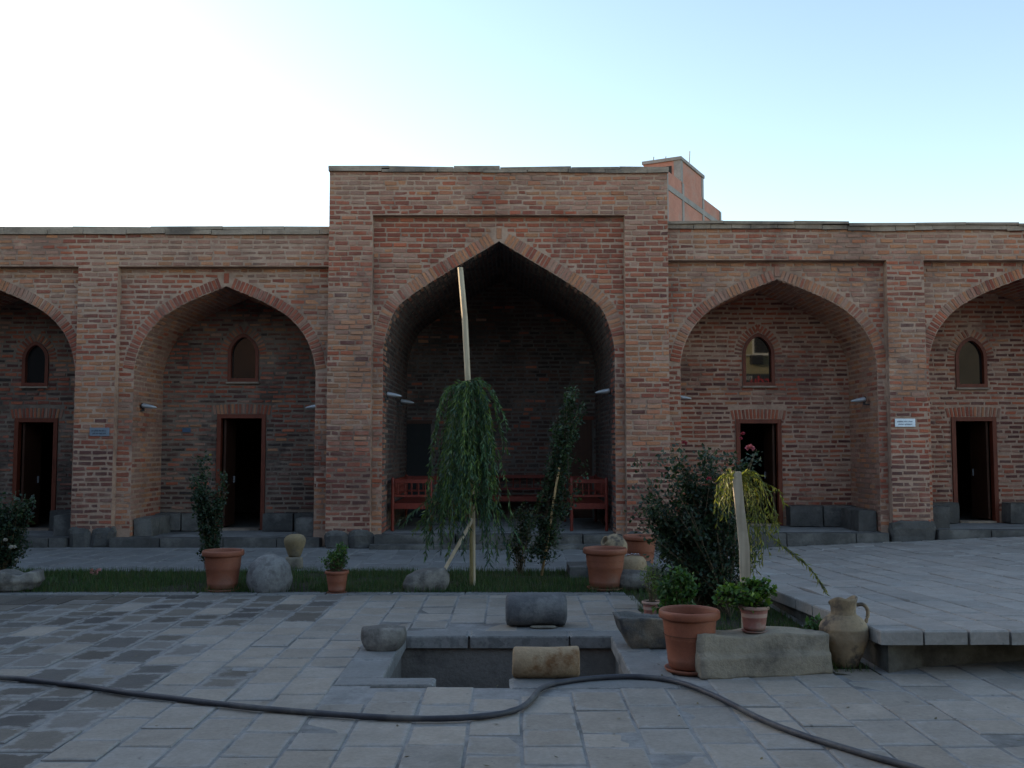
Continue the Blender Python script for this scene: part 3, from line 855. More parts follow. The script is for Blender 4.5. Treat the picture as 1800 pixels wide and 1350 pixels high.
BEDX = 1.42                                         # left side of the planting bed
TX, TY = 2.95, 8.0                                  # corner of the raised terrace
def court_skip(a, b_, c, d):
    if b_ > PXA-.30 and a < PXB+.28 and d > PYA-.26 and c < PYB+.26: return True
    if a > BEDX-.1 and c > 7.95: return True
    if a > TX+.02 and d > 7.9+.0: return (a+b_)/2 > TX and c > 8.05+.35*((a+b_)/2-TX)
    return False
def court_col(x, y):
    """old dark cobbles with smeared mortar on the left, newer grey slabs elsewhere"""
    n = noise.noise((x*.55, y*.55, 2.0))
    k = 0.0
    if x < -2.75 and y < 7.9: k = .97
    elif x < -1.9 and y > 7.6: k = .86 if x < -2.5+n*1.6 else .22
    if rnd.random() < k:
        c = rnd.choice([(.070,.060,.050),(.10,.086,.071),(.085,.078,.072),(.135,.118,.099),(.055,.05,.047),(.16,.145,.13)])
        return (c[0], c[1], c[2], rnd.uniform(.25,.8))
    g = rnd.uniform(.195,.26); wv = rnd.uniform(-.004,.018)
    return ((g+wv)*1.15, (g+wv*.4)*1.03, (g-wv*.3)*.90, rnd.uniform(.12,.34))
lay(court, tiles(-9.2, 9.0, 3.2, 12.32, .354, (.30,.58), court_skip), lambda x, y: 0.0, court_col, .05)
# narrow kerb along the lawn, and the slabs round the pit
kb = []
x = -9.2
while x < BEDX:
    l = rnd.uniform(.7,1.1); kb.append((x, min(x+l, BEDX)-.01, 12.34, 12.52)); x += l
def kerb_col(x, y): g = rnd.uniform(.15,.19); return (g, g*.99, g*.97, .2)
for (a, b_, c, d) in kb:
    o = bpy.data.objects.new('kerb_stone', rnd.choice(SV)); COL.objects.link(o); o.parent = court
    o.location = ((a+b_)/2, (c+d)/2, .012); o.scale = (b_-a, d-c, .06); o.color = kerb_col(0,0)
rim = [(PXA-.36, PXA, 8.55, PYB+.0), (PXA-.36, PXA, PYA-.02, 8.54), (PXA-.36, -.42, PYB+.004, PYB+.30), (-.41, .55, PYB+.004, PYB+.29), (.56, PXB+.34, PYB+.004, PYB+.30),
       (PXB, PXB+.30, 8.9, PYB), (PXB+.0, PXB+.34, PYA-.0, 8.89), (PXA-.36, -.60, 7.66, PYA), (-.02, PXB+.34, 7.56, PYA-.004)]
for (a, b_, c, d) in rim:
    o = bpy.data.objects.new('rim_slab', rnd.choice(SV)); COL.objects.link(o); o.parent = court
    o.location = ((a+b_)/2, (c+d)/2, .004); o.scale = (b_-a, d-c, .115); g = rnd.uniform(.17,.215); o.color = (g, g*.99, g*.97, .10)
pit = MB(); zf = -1.05
wl = [((PXA-.05,PYB+.05),(PXB+.05,PYB+.05)), ((PXA-.05,PYA-.05),(PXA-.05,PYB+.05)), ((PXB+.05,PYB+.05),(PXB+.05,PYA-.05)), ((PXB+.05,PYA-.3),(PXA-.05,PYA-.3))]
for (p, q) in wl: pit.poly([(p[0],p[1],zf),(q[0],q[1],zf),(q[0],q[1],-.03),(p[0],p[1],-.03)])
for xx in (PXA-.05, PXB+.05): pit.poly([(xx,PYA-.3,zf),(xx,PYA-.05,zf),(xx,PYA-.05,-.03),(xx,PYA-.3,-.03)])
pit.poly([(PXA-.05,PYA-.3,zf),(PXB+.05,PYA-.3,zf),(PXB+.05,PYB+.05,zf),(PXA-.05,PYB+.05,zf)])
o = pit.build('pit_lining', rough_mat('pit_stone', (.16,.145,.13), (.23,.21,.19), 3, 6, .02, .95, (.10,.09,.082), 1.5, 'world')); o.parent = court

# lawn soil and paved path before the building
lawn = MB()
lawn.poly([(-13,12.53,-.006),(BEDX,12.53,-.006),(BEDX,14.75,-.006),(-13,14.75,-.006)])
lawn.poly([(BEDX,8.02,-.006),(TX+.02,8.02,-.006),(TX+.02,14.75,-.006),(BEDX,14.75,-.006)])
lawn = tag(lawn.build('planting_bed', M['soil']), 'dark soil of the planting bed and lawn', kind='structure')
pb = MB(); pb.poly([(-13,14.76,-.006),(2.95,14.76,-.006),(2.95,18.4,-.006),(-13,18.4,-.006)])
path = tag(pb.build('path', M['bed']), 'grey slab path along the foot of the building', kind='structure')
def path_col(x, y): g = rnd.uniform(.165,.205); return (g, g*1.0, g*.99, rnd.uniform(.05,.2))
lay(path, tiles(-11.5, 2.9, 14.78, 18.06, .36, (.45,.8), None), lambda x, y: 0.0, path_col, .05, far='path_edge')
# terrace
def zt(x, y):
    t = (y-TY)/10.1; zb = .085+(x-6.5)*.042
    return .352*(1-t)+zb*t
tb = MB()
for i in range(10):
    y0, y1 = 8.25+i*1.02, 8.25+(i+1)*1.02
    for j in range(8):
        x0, x1 = TX+.06+j*1.2, TX+.06+(j+1)*1.2
        tb.poly([(x0,y0,zt(x0,y0)-.02),(x1,y0,zt(x1,y0)-.02),(x1,y1,zt(x1,y1)-.02),(x0,y1,zt(x0,y1)-.02)])
wf = [(TX+.10, 8.10), (3.4, 8.30), (4.5, 8.62), (12.6, 9.1)]
for (p, q) in zip(wf, wf[1:]): tb.poly([(p[0],p[1],-.1),(q[0],q[1],-.1),(q[0],q[1],.30),(p[0],p[1],.30)])
tb.poly([(TX+.10,8.10,-.1),(TX+.10,18.4,-.1),(TX+.10,18.4,.0),(TX+.10,8.10,.30)])
M['twall'] = rough_mat('terrace_wall', (.05,.045,.04), (.085,.078,.07), 2.5, 6, .02, .95, (.13,.125,.11), 1.3, 'world')
terr = tag(tb.build('terrace', M['twall']), 'raised terrace of grey slabs on the right', kind='structure')
def terr_col(x, y): g = rnd.uniform(.235,.295); wv = rnd.uniform(-.006,.012); return ((g+wv)*1.08, g+wv*.4, g*.93, rnd.uniform(.05,.22))
tt = tiles(TX, 11.6, TY, 18.24, .347, (.5,.95), None, .014)
lay(terr, tt, zt, terr_col, .112, 300, 'paving_slab', 'terrace_far_paving')
# little stone step at the end of the lawn
stone('step_stone', (1.42, 14.35, .07), (.62, .42, .085), M['dark_stone'], 31, .015, parent=path)

# ================================================================== THE BRICK HOUSE BEHIND AND THE ONE OPPOSITE
hb = empty('hollow_brick_house', (5.93, 38.0, 0))
HUP = .24
tag(hb, 'unfinished orange brick house with concrete frame rising behind the roof', 'house')
u = Vector((.466, .885, 0)); n_ = Vector((-.885, .466, 0))
A0 = Vector((5.93, 38, 0)) - u*4.0
def obox(s0, s1, t0, t1, z0, z1, nm, mat):
    b = MB(); q = Matrix(((u.x, n_.x, 0), (u.y, n_.y, 0), (0, 0, 1)))
    b.box((0,0,0), ((s1-s0)/2, (t1-t0)/2, (z1-z0)/2), rot=q)
    o = b.build(nm, mat); o.parent = hb; o.location = A0 + u*((s0+s1)/2) + n_*((t0+t1)/2) + Vector((0,0,(z0+z1)/2+HUP)) - hb.location
    return o
obox(4.0, 12.1, 0, 7, -.3, 12.62, 'wall', M['orange'])
obox(3.97, 12.13, -.035, .2, 11.85, 12.08, 'concrete_beam', M['concrete'])
for s in (4.30, 6.35, 9.2, 11.9): obox(s, s+.26, -.03, .2, -.3, 12.58, 'concrete_column', M['concrete'])
obox(6.27, 9.45, .02, 1.62, 12.60, 13.52, 'stair_tower', M['orange'])
obox(6.25, 6.55, .0, .3, 12.5, 13.53, 'concrete_column', M['concrete'])
obox(9.18, 9.48, .0, .3, 12.5, 13.53, 'concrete_column', M['concrete'])
obox(6.20, 9.52, -.04, 1.68, 13.525, 13.66, 'roof_slab', M['concrete'])
obox(6.255, 6.30, .40, 1.15, 12.58, 13.32, 'window_opening', M['void'])
for s, t, h in ((6.5, 1.3, .25), (6.6, .8, .22), (8.0, .2, .75)):
    b = MB(); b.tube([(0,0,0),(.03,0,h*.5),(.05,.02,h)], .02, 5); o = b.build('rebar', M['concrete']); o.parent = hb
    o.location = A0+u*s+n_*t+Vector((0,0,13.65+HUP))-hb.location
op = empty('beige_house', (16, -26, 0))
tag(op, 'beige house across the court, seen only as a reflection in the window', 'house')
def bx(nm, x0, x1, y0, y1, z0, z1, mat):
    b = MB(); b.box((0,0,0), ((x1-x0)/2,(y1-y0)/2,(z1-z0)/2)); o = b.build(nm, mat); o.parent = op
    o.location = Vector(((x0+x1)/2,(y0+y1)/2,(z0+z1)/2))-op.location; return o
bx('wall', 8, 21, -34, -26, 0, 11.5, M['beige']); bx('annex_wall', 21.02, 42, -34, -26.2, 0, 11.2, rough_mat('grey_render', (.10,.092,.075), (.14,.128,.105), .8, 5, .005, .9, None, 1, 'world'))
bx('sign_board', 9, 20.9, -25.98, -25.85, 5.4, 6.9, M['black'])
bx('window', 16.3, 17.9, -25.99, -25.93, 8.2, 9.6, M['white']); bx('pane', 16.4, 17.8, -25.94, -25.90, 8.3, 9.5, M['void'])
bx('air_conditioner', 16.1, 16.9, -25.98, -25.55, 7.55, 8.15, M['void']); bx('ledge', 15.5, 17.8, -25.98, -25.75, 8.14, 8.20, M['white'])
def txt(s, size, loc, mat, nm):
    c = bpy.data.curves.new(nm, 'FONT'); c.body = s; c.size = size; c.extrude = .01; c.align_x = 'CENTER'
    o = bpy.data.objects.new(nm, c); COL.objects.link(o); c.materials.append(mat)
    bpy.context.view_layer.update()
    me = bpy.data.meshes.new_from_object(o); bpy.data.objects.remove(o)
    o = bpy.data.objects.new(nm, me); COL.objects.link(o)
    o.parent = op; o.location = Vector(loc)-op.location; o.rotation_euler = (R(90), 0, R(180)); return o
M['wingdark'] = rough_mat('added_wing_dark_brick', (.05,.031,.026), (.08,.05,.04), 2, 6, .01, .95, (.04,.028,.024), 1.0, 'world')  # kept dark so the two added wings bounce little light
ow = tag(empty('added_rear_wing', (-4, -3.2, 0)), 'brick wing added behind the viewer to shade the court, out of view', 'building')  # unseen mass, added to block low sky in front of the facade
b = MB(); b.box((0,-3,3.8), (11.5,3,3.8)); b.build('wall', M['wingdark'], ow)
b = MB(); b.box((0,-3,7.66), (11.6,3.08,.06)); b.build('coping', M['coping'], ow)
for x in (-9, -4.5, 0, 4.5, 9):
    b = MB(); b.box((x,.02,1.25), (.45,.03,1.15)); b.build('door', M['doorleaf'], ow)
sw = tag(empty('added_side_wing', (-13.6, 4, 0)), 'low brick wing added on the left to darken that side, out of view', 'building')  # unseen mass, added to cut skylight on the left of the court
b = MB(); b.box((-3,0,2.55), (3,14.2,2.55)); b.build('wall', M['wingdark'], sw)
b = MB(); b.box((-3,0,5.16), (3.08,14.25,.06)); b.build('coping', M['coping'], sw)
M['redsign'] = plain('red_letters', (.6,.04,.05), .5)
txt('cdu', .95, (16.75, -25.83, 6.12), M['redsign'], 'lettering'); txt('toy', .5, (15.9, -25.83, 6.5), M['white'], 'lettering'); txt('toyof', .45, (15.9, -25.83, 6.05), M['white'], 'lettering')

# ================================================================== THINGS
# ------------------------------------------------------------------ pots
def pot(label, px, base_y, r, h, mat='pot', saucer=True, z0=0.0, group=None, soil=.10, pos=None, rimm=None):
    p = pos or gp(px, base_y, z0)
    e = tag(empty('flower_pot', p), label, 'flower pot', group)
    sz = .04*r/.3 if saucer else 0
    b = MB(); t = r*.06
    prof = [(0,sz+.004),(r*.66,sz+.004),(r*.68,sz+.02*h),(r*.72,sz+.12*h),(r*.735,sz+.16*h),(r*.728,sz+.17*h),(r*.80,sz+.50*h),(r*.815,sz+.515*h),(r*.81,sz+.53*h),
            (r*.87,sz+.80*h),(r*.875,sz+.85*h),(r*.86,sz+.855*h)]
    b.lathe(prof, 44); b.build('body', M[mat], e, smooth=True).location = (0,0,0)
    b = MB()
    b.lathe([(r*.86,sz+.85*h),(r*.97,sz+.855*h),(r*1.0,sz+.88*h),(r*1.0,sz+.955*h),(r*.985,sz+.985*h),(r*.95,sz+h),(r*.92,sz+.99*h),(r*.90,sz+.95*h),(r*.86,sz+.8*h),(r*.83,sz+.55*h)], 44)
    b.build('rim', M[rimm or mat], e, smooth=True)
    b = MB(); b.lathe([(0,sz+h*(1-soil)),(r*.5,sz+h*(1-soil)+.008),(r*.86,sz+h*(1-soil)-.01)], 24); b.build('soil', M['soil'], e, smooth=True)
    if saucer:
        b = MB(); b.lathe([(0,.002),(r*.74,.002),(r*.80,sz*.5),(r*.84,sz*1.05),(r*.80,sz*1.1),(r*.75,sz*.6),(r*.6,sz*.4),(0,sz*.4)], 40); b.build('saucer', M[mat], e, smooth=True)
    return e
pg = 'terracotta coloured pots around the court'
pot('big empty terracotta pot on the lawn between leafy column and stone ball', 391, 1039, .262, .485, group=pg, soil=.25)
pot('small terracotta pot with a clipped ball plant beside the stone ball', 592, 1043, .150, .265, 'pot', True, 0, pg, .06)
pot('big empty terracotta pot at the lawn end before the tan clay drum', 1064, 1037, .285, .50, group=pg, soil=.3)
pot('terracotta pot standing farthest back beside the dark rose bush', 1126, 1000, .265, .47, group=pg, soil=.2)
pot('small dusty pot with pale green seedling at the corner of the bed', 1146, 1088, .108, .19, 'pot_s', False, 0, pg, .08, rimm='pot_rim')
pot('largest terracotta pot, empty, standing against the end of the long stone block', 1213, 1180, .248, .465, group=pg, soil=.4)

# ------------------------------------------------------------------ stones
def rock(nm, label, cat, c, h, mat, seed, rough=.05, sub=8, rnd_=.5, rz=0, shape=None, group=None, freq=3.0):
    """boulder: box grown towards an ellipsoid, broken up by two scales of noise"""
    b = MB(); idx = {}
    def V(i, j, k):
        key = (i, j, k)
        if key not in idx:
            p = Vector((i/sub*2-1, j/sub*2-1, k/sub*2-1)); q = p.normalized()
            q = p*(1-rnd_) + q*rnd_
            q = Vector((q.x*h[0], q.y*h[1], q.z*h[2]))
            if shape: q = shape(q, p)
            o = Vector((seed*3.1, seed*1.7, seed*.9))
            d = noise.noise(q*freq+o)*rough + noise.noise(q*freq*3.3+o)*rough*.4
            q += p.normalized()*d
            idx[key] = len(b.v); b.v.append(tuple(q))
        return idx[key]
    for i in range(sub):
        for j in range(sub):
            for a in (0, sub):
                for ax in range(3):
                    cs = []
                    for di, dj in ((0,0),(1,0),(1,1),(0,1)):
                        t = [i+di, j+dj]; t.insert(ax, a); cs.append(V(*t))
                    if (a == 0) == (ax != 1): cs = cs[::-1]
                    b.f.append(tuple(cs)); b.c.append((1,1,1))
    o = b.build(nm, mat, smooth=True); o.location = c; o.rotation_euler = (0,0,rz)
    return tag(o, label, cat, group) if label else o
def drum(nm, label, cat, c, L, r, mat, seed, rz=0, rough=.012, flat=.0, round_=.03, group=None, rx=1.0, tilt=0):
    """stone cylinder lying on its side, worn edges"""
    b = MB(); n = 40; rings = [(-L/2, r-round_*1.4), (-L/2+round_*.35, r-round_*.4), (-L/2+round_, r), (-L/4, r), (0, r), (L/4, r), (L/2-round_, r), (L/2-round_*.35, r-round_*.4), (L/2, r-round_*1.4)]
    o = Vector((seed*2.3, seed, 0))
    for x, rr in rings:
        for k in range(n):
            g = 2*math.pi*k/n; p = Vector((x, math.cos(g)*rr*rx, math.sin(g)*rr))
            d = noise.noise(p*5+o)*rough+noise.noise(p*16+o)*rough*.35
            q = p+Vector((0, math.cos(g), math.sin(g)))*d + Vector((noise.noise(p*6+o*2)*rough*.6, 0, 0))
            if q.z < -r*(1-flat): q.z = -r*(1-flat)
            b.v.append(tuple(q))
    for i in range(len(rings)-1):
        for k in range(n):
            k2 = (k+1) % n; b.f.append((i*n+k, (i+1)*n+k, (i+1)*n+k2, i*n+k2)); b.c.append((1,1,1))
    b.f.append(tuple(range(n))); b.c.append((1,1,1)); b.f.append(tuple(range((len(rings)-1)*n, len(rings)*n))[::-1]); b.c.append((1,1,1))
    ob = b.build(nm, mat, smooth=True); ob.location = c; ob.rotation_euler = (tilt, 0, rz)
    return tag(ob, label, cat, group)
# stone ball
p = gp(470, 1041)
rock('stone_ball', 'pale rough stone ball resting half sunk on the lawn edge', 'stone ball', p+Vector((0,.1,.17)), (.285,.285,.30), M['granite'], 4, .018, 14, 1.0, freq=9)
# jar on a pedestal stone
p = gp(516, 1000)
b = MB(); ped = tag(rock('pedestal_stone', 'small pale stone pedestal under the tan jar on the lawn', 'pedestal', p+Vector((0,.05,.085)), (.13,.12,.10), M['limestone'], 8, .02, 6, .35))
jar = tag(empty('clay_jar', p+Vector((0,.05,.18))), 'tan clay jar with narrow dark mouth standing on a stone pedestal', 'jar')
b = MB(); b.lathe([(0,0),(.085,0),(.10,.03),(.125,.10),(.155,.18),(.165,.235),(.158,.275),(.125,.315),(.075,.335),(.05,.338)], 36, warp=lambda q, i, g: q*(1+.02*math.sin(g+i*.3))); b.build('body', M['clay2'], jar, smooth=True)
b = MB(); b.lathe([(.05,.336),(.052,.350),(.045,.354),(.038,.345),(.030,.25),(0,.24)], 24); b.build('mouth', M['black'], jar, smooth=True)
# trough at the left edge
p = gp(26, 1043)
def trough_shape(q, pp):
    if pp.z > .5: q.z -= .16*max(0, 1-(abs(pp.x-.05)/.62)**2)*max(0, 1-(abs(pp.y)/.75)**2)+.05*max(0, 1-abs(pp.x-.1)*2)
    return q*(.80+.2*(pp.z+1)/2) if pp.z < 0 else q
rock('stone_trough', 'hollowed grey stone trough at the left end of the lawn', 'trough', p+Vector((-.02,.14,.13)), (.29,.20,.15), M['basalt2'], 12, .03, 10, .4, .15, trough_shape)
# rock under the prop
p = gp(748, 1041)
rock('boulder', 'brown boulder on the lawn edge holding the foot of the slanting prop', 'boulder', p+Vector((0,.12,.12)), (.29,.18,.155), M['basalt2'], 21, .05, 10, .55, .1, lambda q, pp: q+Vector((0,0,.05*pp.x)) if pp.z > 0 else q)
# basalt roller
p = gp(943, 1104)
drum('stone_roller', 'smooth dark grey basalt roller behind the sunken pit', 'stone roller', p+Vector((0,.16,.163)), .625, .168, M['basalt'], 3, 0.02, .006, .04, .04)
b = MB(); b.lathe([(0,0),(.13,0),(.135,.008),(.12,.016),(0,.018)], 24); o = b.build('flat_stone', M['limestone'], smooth=True); o.location = gp(955,1104)+Vector((0,.02,.002)); o.scale = (1,.45,1)
tag(o, 'thin flat pale stone under the front of the basalt roller', 'flat stone')
# boulder at the left of the pit
p = gp(672, 1146)
rock('boulder', 'dark rounded boulder at the left corner of the sunken pit', 'boulder', p+Vector((-.01,.13,.10)), (.235,.15,.115), M['basalt2'], 33, .02, 10, .6, -.05, lambda q, pp: Vector((q.x*(.86+.14*pp.z), q.y, q.z)))
# sandstone drum on the pit edge
p = gp(961, 1197)
drum('column_drum', 'short orange stained sandstone column piece lying on the front pit edge', 'column drum', p+Vector((.0,.13,.118)), .53, .125, M['sandstone'], 9, -.01, .012, .06, .022)
# broken dark trough
p = gp(1128, 1142)
rock('broken_trough', 'broken dark stone trough with pale fracture beside the pit corner', 'broken trough', p+Vector((.03,.16,.135)), (.265,.19,.15), M['breccia'], 41, .05, 12, .22, .05,
     lambda q, pp: Vector((q.x*(.62+.38*(pp.z+1)/2)+.02*(1-pp.z), q.y*(.7+.3*(pp.z+1)/2), q.z-(.13*max(0,1-(pp.x/.78)**4)*max(0,1-(pp.y/.7)**4) if pp.z > .9 else 0))))
# stones in the far corner
p = gp(1115, 1041)
drum('column_stump', 'short grey column stump lying beside the big pot at the lawn end', 'column stump', p+Vector((.03,.16,.125)), .42, .135, M['basalt2'], 17, -.35, .012, .05, .03)
p = gp(1120, 1030)
e = tag(empty('clay_drum', p+Vector((.0,.45,.0))), 'squat tan clay drum with foil scrap on top behind the column stump', 'clay drum')
b = MB(); b.lathe([(0,0),(.175,0),(.19,.05),(.19,.25),(.175,.30),(.14,.335),(.06,.35),(0,.352)], 32); b.build('body', M['sandstone'], e, smooth=True)
b = MB(); 
for i in range(14):
    a = rnd.uniform(0,6.28); q = Vector((math.cos(a)*rnd.uniform(0,.07), math.sin(a)*rnd.uniform(0,.05)-.02, .355+rnd.uniform(0,.02)))
    b.leaf(q, Vector((math.cos(a),math.sin(a),.2)).normalized(), Vector((0,0,1)), .06, .025, (.8,.85,.9))
b.build('foil_scrap', M['foil'], e)
p = gp(1082, 1012)
e = tag(empty('broken_jar', p+Vector((0,.28,.02))), 'broken pale clay jar tipped over behind the empty pot', 'broken jar'); e.rotation_euler = (R(8), R(-62), R(20))
b = MB(); b.lathe([(0,-.16),(.08,-.15),(.15,-.08),(.185,.02),(.17,.12),(.11,.18),(.075,.20),(.08,.235),(.06,.236),(.05,.19),(0,.15)], 30, c=(.1,0,0)); b.build('body', M['clay'], e, smooth=True)
e.location.z += .26
rock('prop_stone', 'rough stone beneath the tipped clay jar', 'stone', p+Vector((.02,.30,.07)), (.2,.16,.10), M['basalt2'], 61, .03, 6, .4)
# long stone block
pl, pr = gp(1222, 1194), gp(1460, 1183)
mid = (pl+pr)/2; ang = math.atan2(pr.y-pl.y, pr.x-pl.x)
LB = (pr-pl).length
rock('stone_block', 'long weathered limestone block edging the planting bed, small pot on top', 'stone block', mid+Vector((0,.17,.155)), (LB/2,.17,.165), M['limestone'], 52, .020, 16, .06, ang,
     lambda q, pp: Vector((q.x, q.y*(1-.12*pp.z)+(.03 if pp.z > 0 else 0), q.z*(1-.06*pp.x if pp.z > 0 else 1)+(.012*math.sin(q.x*9) if pp.z > 0 else 0))), freq=5)
pt_ = gp(1320, 1120, .315)
pt_ = Vector((mid.x+.00, mid.y+.19, .312)); pt_.x = 1320-900; pt_.x = pt_.x/F*pt_.y
gpot = pot('small pinkish pot with bushy geranium on the long stone block', 0, 0, .124, .20, 'pot_s', True, 0, pg, .05, pos=pt_, rimm='pot_rim')
# jug
p = gp(1493, 1176)
jug = tag(empty('clay_jug', p+Vector((0,.12,0))), 'big pale clay jug with broken neck and handle at the terrace corner', 'jug')
jp = [(0,0),(.095,0),(.11,.012),(.13,.06),(.165,.14),(.193,.215),(.200,.27),(.196,.305),(.199,.312),(.195,.322),(.182,.355),(.150,.395),(.118,.418),(.105,.428)]
b = MB(); b.lathe(jp, 48); b.build('body', M['clay'], jug, smooth=True)
def neck_w(q, i, g):
    if i >= 3: q.z += (.035*math.sin(g*1.0+2.6)+.022*math.sin(2*g+.4)+.004*math.sin(5*g))*(i-2)/3
    return q
b = MB(); b.lathe([(.105,.426),(.100,.45),(.102,.48),(.106,.505),(.112,.53),(.118,.545),(.104,.545),(.096,.51),(.092,.44),(.0,.38)], 48, warp=lambda q, i, g: neck_w(q, min(i,5), g) if i < 8 else q); b.build('neck', M['clay'], jug, smooth=True)
b = MB(); b.tube(catmull([(.115,.01,.50),(.165,0,.505),(.200,0,.47),(.205,0,.42),(.185,0,.355)], 6), .016, 8); b.build('handle', M['clay'], jug, smooth=True)

# ------------------------------------------------------------------ benches in the porch
def bench(label, c, w, d, rz, sz=.53, ah=1.0, back=True):
    e = tag(empty('wooden_bench', c, None, rz), label, 'bench', 'red painted benches in the porch')
    def P_(nm, f):
        b = MB(); f(b); b.build(nm, M['redwood'], e)
    P_('seat', lambda b: b.box((0,0,sz-.02), (w/2-.03,d/2-.02,.02)))
    for y in (-d/2+.03, d/2-.03): P_('seat_rail', lambda b: b.box((0,y,sz-.06), (w/2-.07,.022,.05)))
    for x in (-w/2+.03, w/2-.03): P_('end_rail', lambda b: b.box((x,0,sz-.058), (.022,d/2-.065,.05)))
    for x in (-w/2+.035, w/2-.035):
        for y in (-d/2+.035, d/2-.035):
            b = MB(); b.lathe([(.030,0),(.034,.05),(.024,.12),(.036,.26),(.026,.36),(.036,.46),(.036,.56),(.026,.68),(.034,.80),(.024,ah-.1),(.034,ah),(0,ah+.03)], 12, c=(x,y,0)); b.build('leg', M['redwood'], e, smooth=True)
    def rail(x0, y0, x1, y1, n):
        P_('top_rail', lambda b: b.bar((x0,y0,ah-.05), (x1,y1,ah-.05), .045, .07))
        P_('mid_rail', lambda b: b.bar((x0,y0,sz+.14), (x1,y1,sz+.14), .03, .04))
        for i in range(n):
            t = (i+.5)/n; x, y = x0+(x1-x0)*t, y0+(y1-y0)*t
            b = MB(); b.lathe([(.010,sz+.155),(.014,sz+.2),(.009,sz+.27),(.015,sz+.32),(.010,ah-.085)], 8, c=(x,y,0)); b.build('spindle', M['redwood'], e, smooth=True)
    for x in (-w/2+.035, w/2-.035): rail(x, -d/2+.07, x, d/2-.07, 5)
    if back: rail(-w/2+.07, d/2-.035, w/2-.07, d/2-.035, int(w/.16))
    return e
zf_ = .24
bench('red wooden bench along the left side of the dark porch', (X_(721,880,18.9)+.02, 20.2, zf_), 2.5, .80, R(90))
bench('red wooden bench along the right side of the dark porch', (X_(1036,880,18.9)+.0, 20.2, zf_), 2.5, .74, R(-90))
bench('red wooden bench across the back of the dark porch', (-.05, 22.1, zf_), 2.0, .7, 0)

# ------------------------------------------------------------------ floodlights and signs
def flood(label, p, toward, sc_=1.0):
    e = tag(empty('floodlight', p, None, 0), label, 'floodlight', 'small grey floodlights at the arches')
    b = MB()
    b.lathe([(.0,-.02),(.055,-.015),(.062,.0),(.058,.08),(.045,.16),(.025,.24),(.0,.27)], 20)
    o = b.build('housing', M['steel'], e, smooth=True); o.rotation_euler = (0, R(90)*toward+R(8)*toward, 0); o.scale = (.75*sc_, 1*sc_, sc_)
    b = MB(); b.lathe([(0,0),(.055,0),(.05,.012),(0,.012)], 20); o = b.build('lens', M['glass'], e, smooth=True); o.rotation_euler = (0, R(90)*-toward, 0); o.location = (-toward*.018, 0, 0)
    b = MB(); b.box((-toward*.01,.03,-.05), (.018,.02,.055)); b.box((-toward*.055,.03,-.095), (.05,.03,.012)); b.build('bracket', M['black'], e)
    return e
flood('floodlight on the left jamb of the arch left of the porch', at(252,713,YWP+.35), 1)
flood('floodlight on the right jamb of the arch left of the porch', at(556,714,YWP+.05), -1, .8)
flood('front floodlight on the left wall of the porch', at(682,693,YIP+.2), 1)
flood('rear floodlight on the left wall of the porch', at(706,705,20.6), 1)
flood('floodlight on the right wall of the porch', at(1070,687,YIP+.3), -1)
flood('floodlight on the left jamb of the arch right of the porch', at(1196,698,YWP+.3), 1, .8)
flood('floodlight on the right jamb of the arch right of the porch', at(1519,702,YWP+.4), -1)
def plaque(label, px, py, w_, h_, mat, ink):
    p = at(px, py, YW-.022); e = tag(empty('sign_plaque', p), label, 'sign', 'name plaques on the piers')
    b = MB(); b.box((0,0,0), (w_/2,.008,h_/2)); b.build('plate', M[mat], e)
    b = MB(); rr = random.Random(int(px))
    for row, (z, l) in enumerate(((h_*.13, .40), (-h_*.20, .34))):
        x = -w_*l
        while x < w_*l-.012:
            g = rr.uniform(.006,.02); b.box((x+g/2, -.0095, z+rr.uniform(-.003,.003)), (g/2, .0015, h_*.085*rr.uniform(.7,1.1))); x += g+rr.choice((.004,.004,.005,.014))
    o = b.build('lettering', M[ink], e); o['kind'] = 'stuff'
plaque('bluish name plaque on the pier between the two left arches', 175, 759, .365, .155, 'sign_b', 'ink_d')
plaque('white name plaque on the pier between the two right arches', 1591, 743, .375, .15, 'sign', 'ink')
b = MB(); b.box((0,0,0), (.085,.006,.045)); o = b.build('blue_tag', M['bluetag']); o.location = at(328, 756, YB-.03)
tag(o, 'small blue tag on the wall left of a dark doorway', 'tag')

# ------------------------------------------------------------------ hose
hp = [(-120,1178),(0,1190),(120,1203),(250,1221),(380,1237),(500,1249),(620,1258),(740,1263),(830,1261),(885,1254),(918,1242),(938,1226),(950,1212),(980,1201),(1040,1192),(1110,1189),(1170,1194),(1230,1212),(1300,1245),(1370,1278),(1450,1305),(1540,1331),(1620,1354),(1720,1392)]
hc = catmull([gp(x, y, .024) for x, y in hp], 10)
hc = [q+Vector((noise.noise(q*2.3)*.012, noise.noise(q*2.3+Vector((9,0,0)))*.016, 0)) for q in hc]
b = MB(); b.tube(hc, lambda t: .0205+.0022*noise.noise((t*60,0,0)), 10)
tag(b.build('garden_hose', M['rubber'], smooth=True), 'thick dark hose snaking across the foreground paving', 'hose')

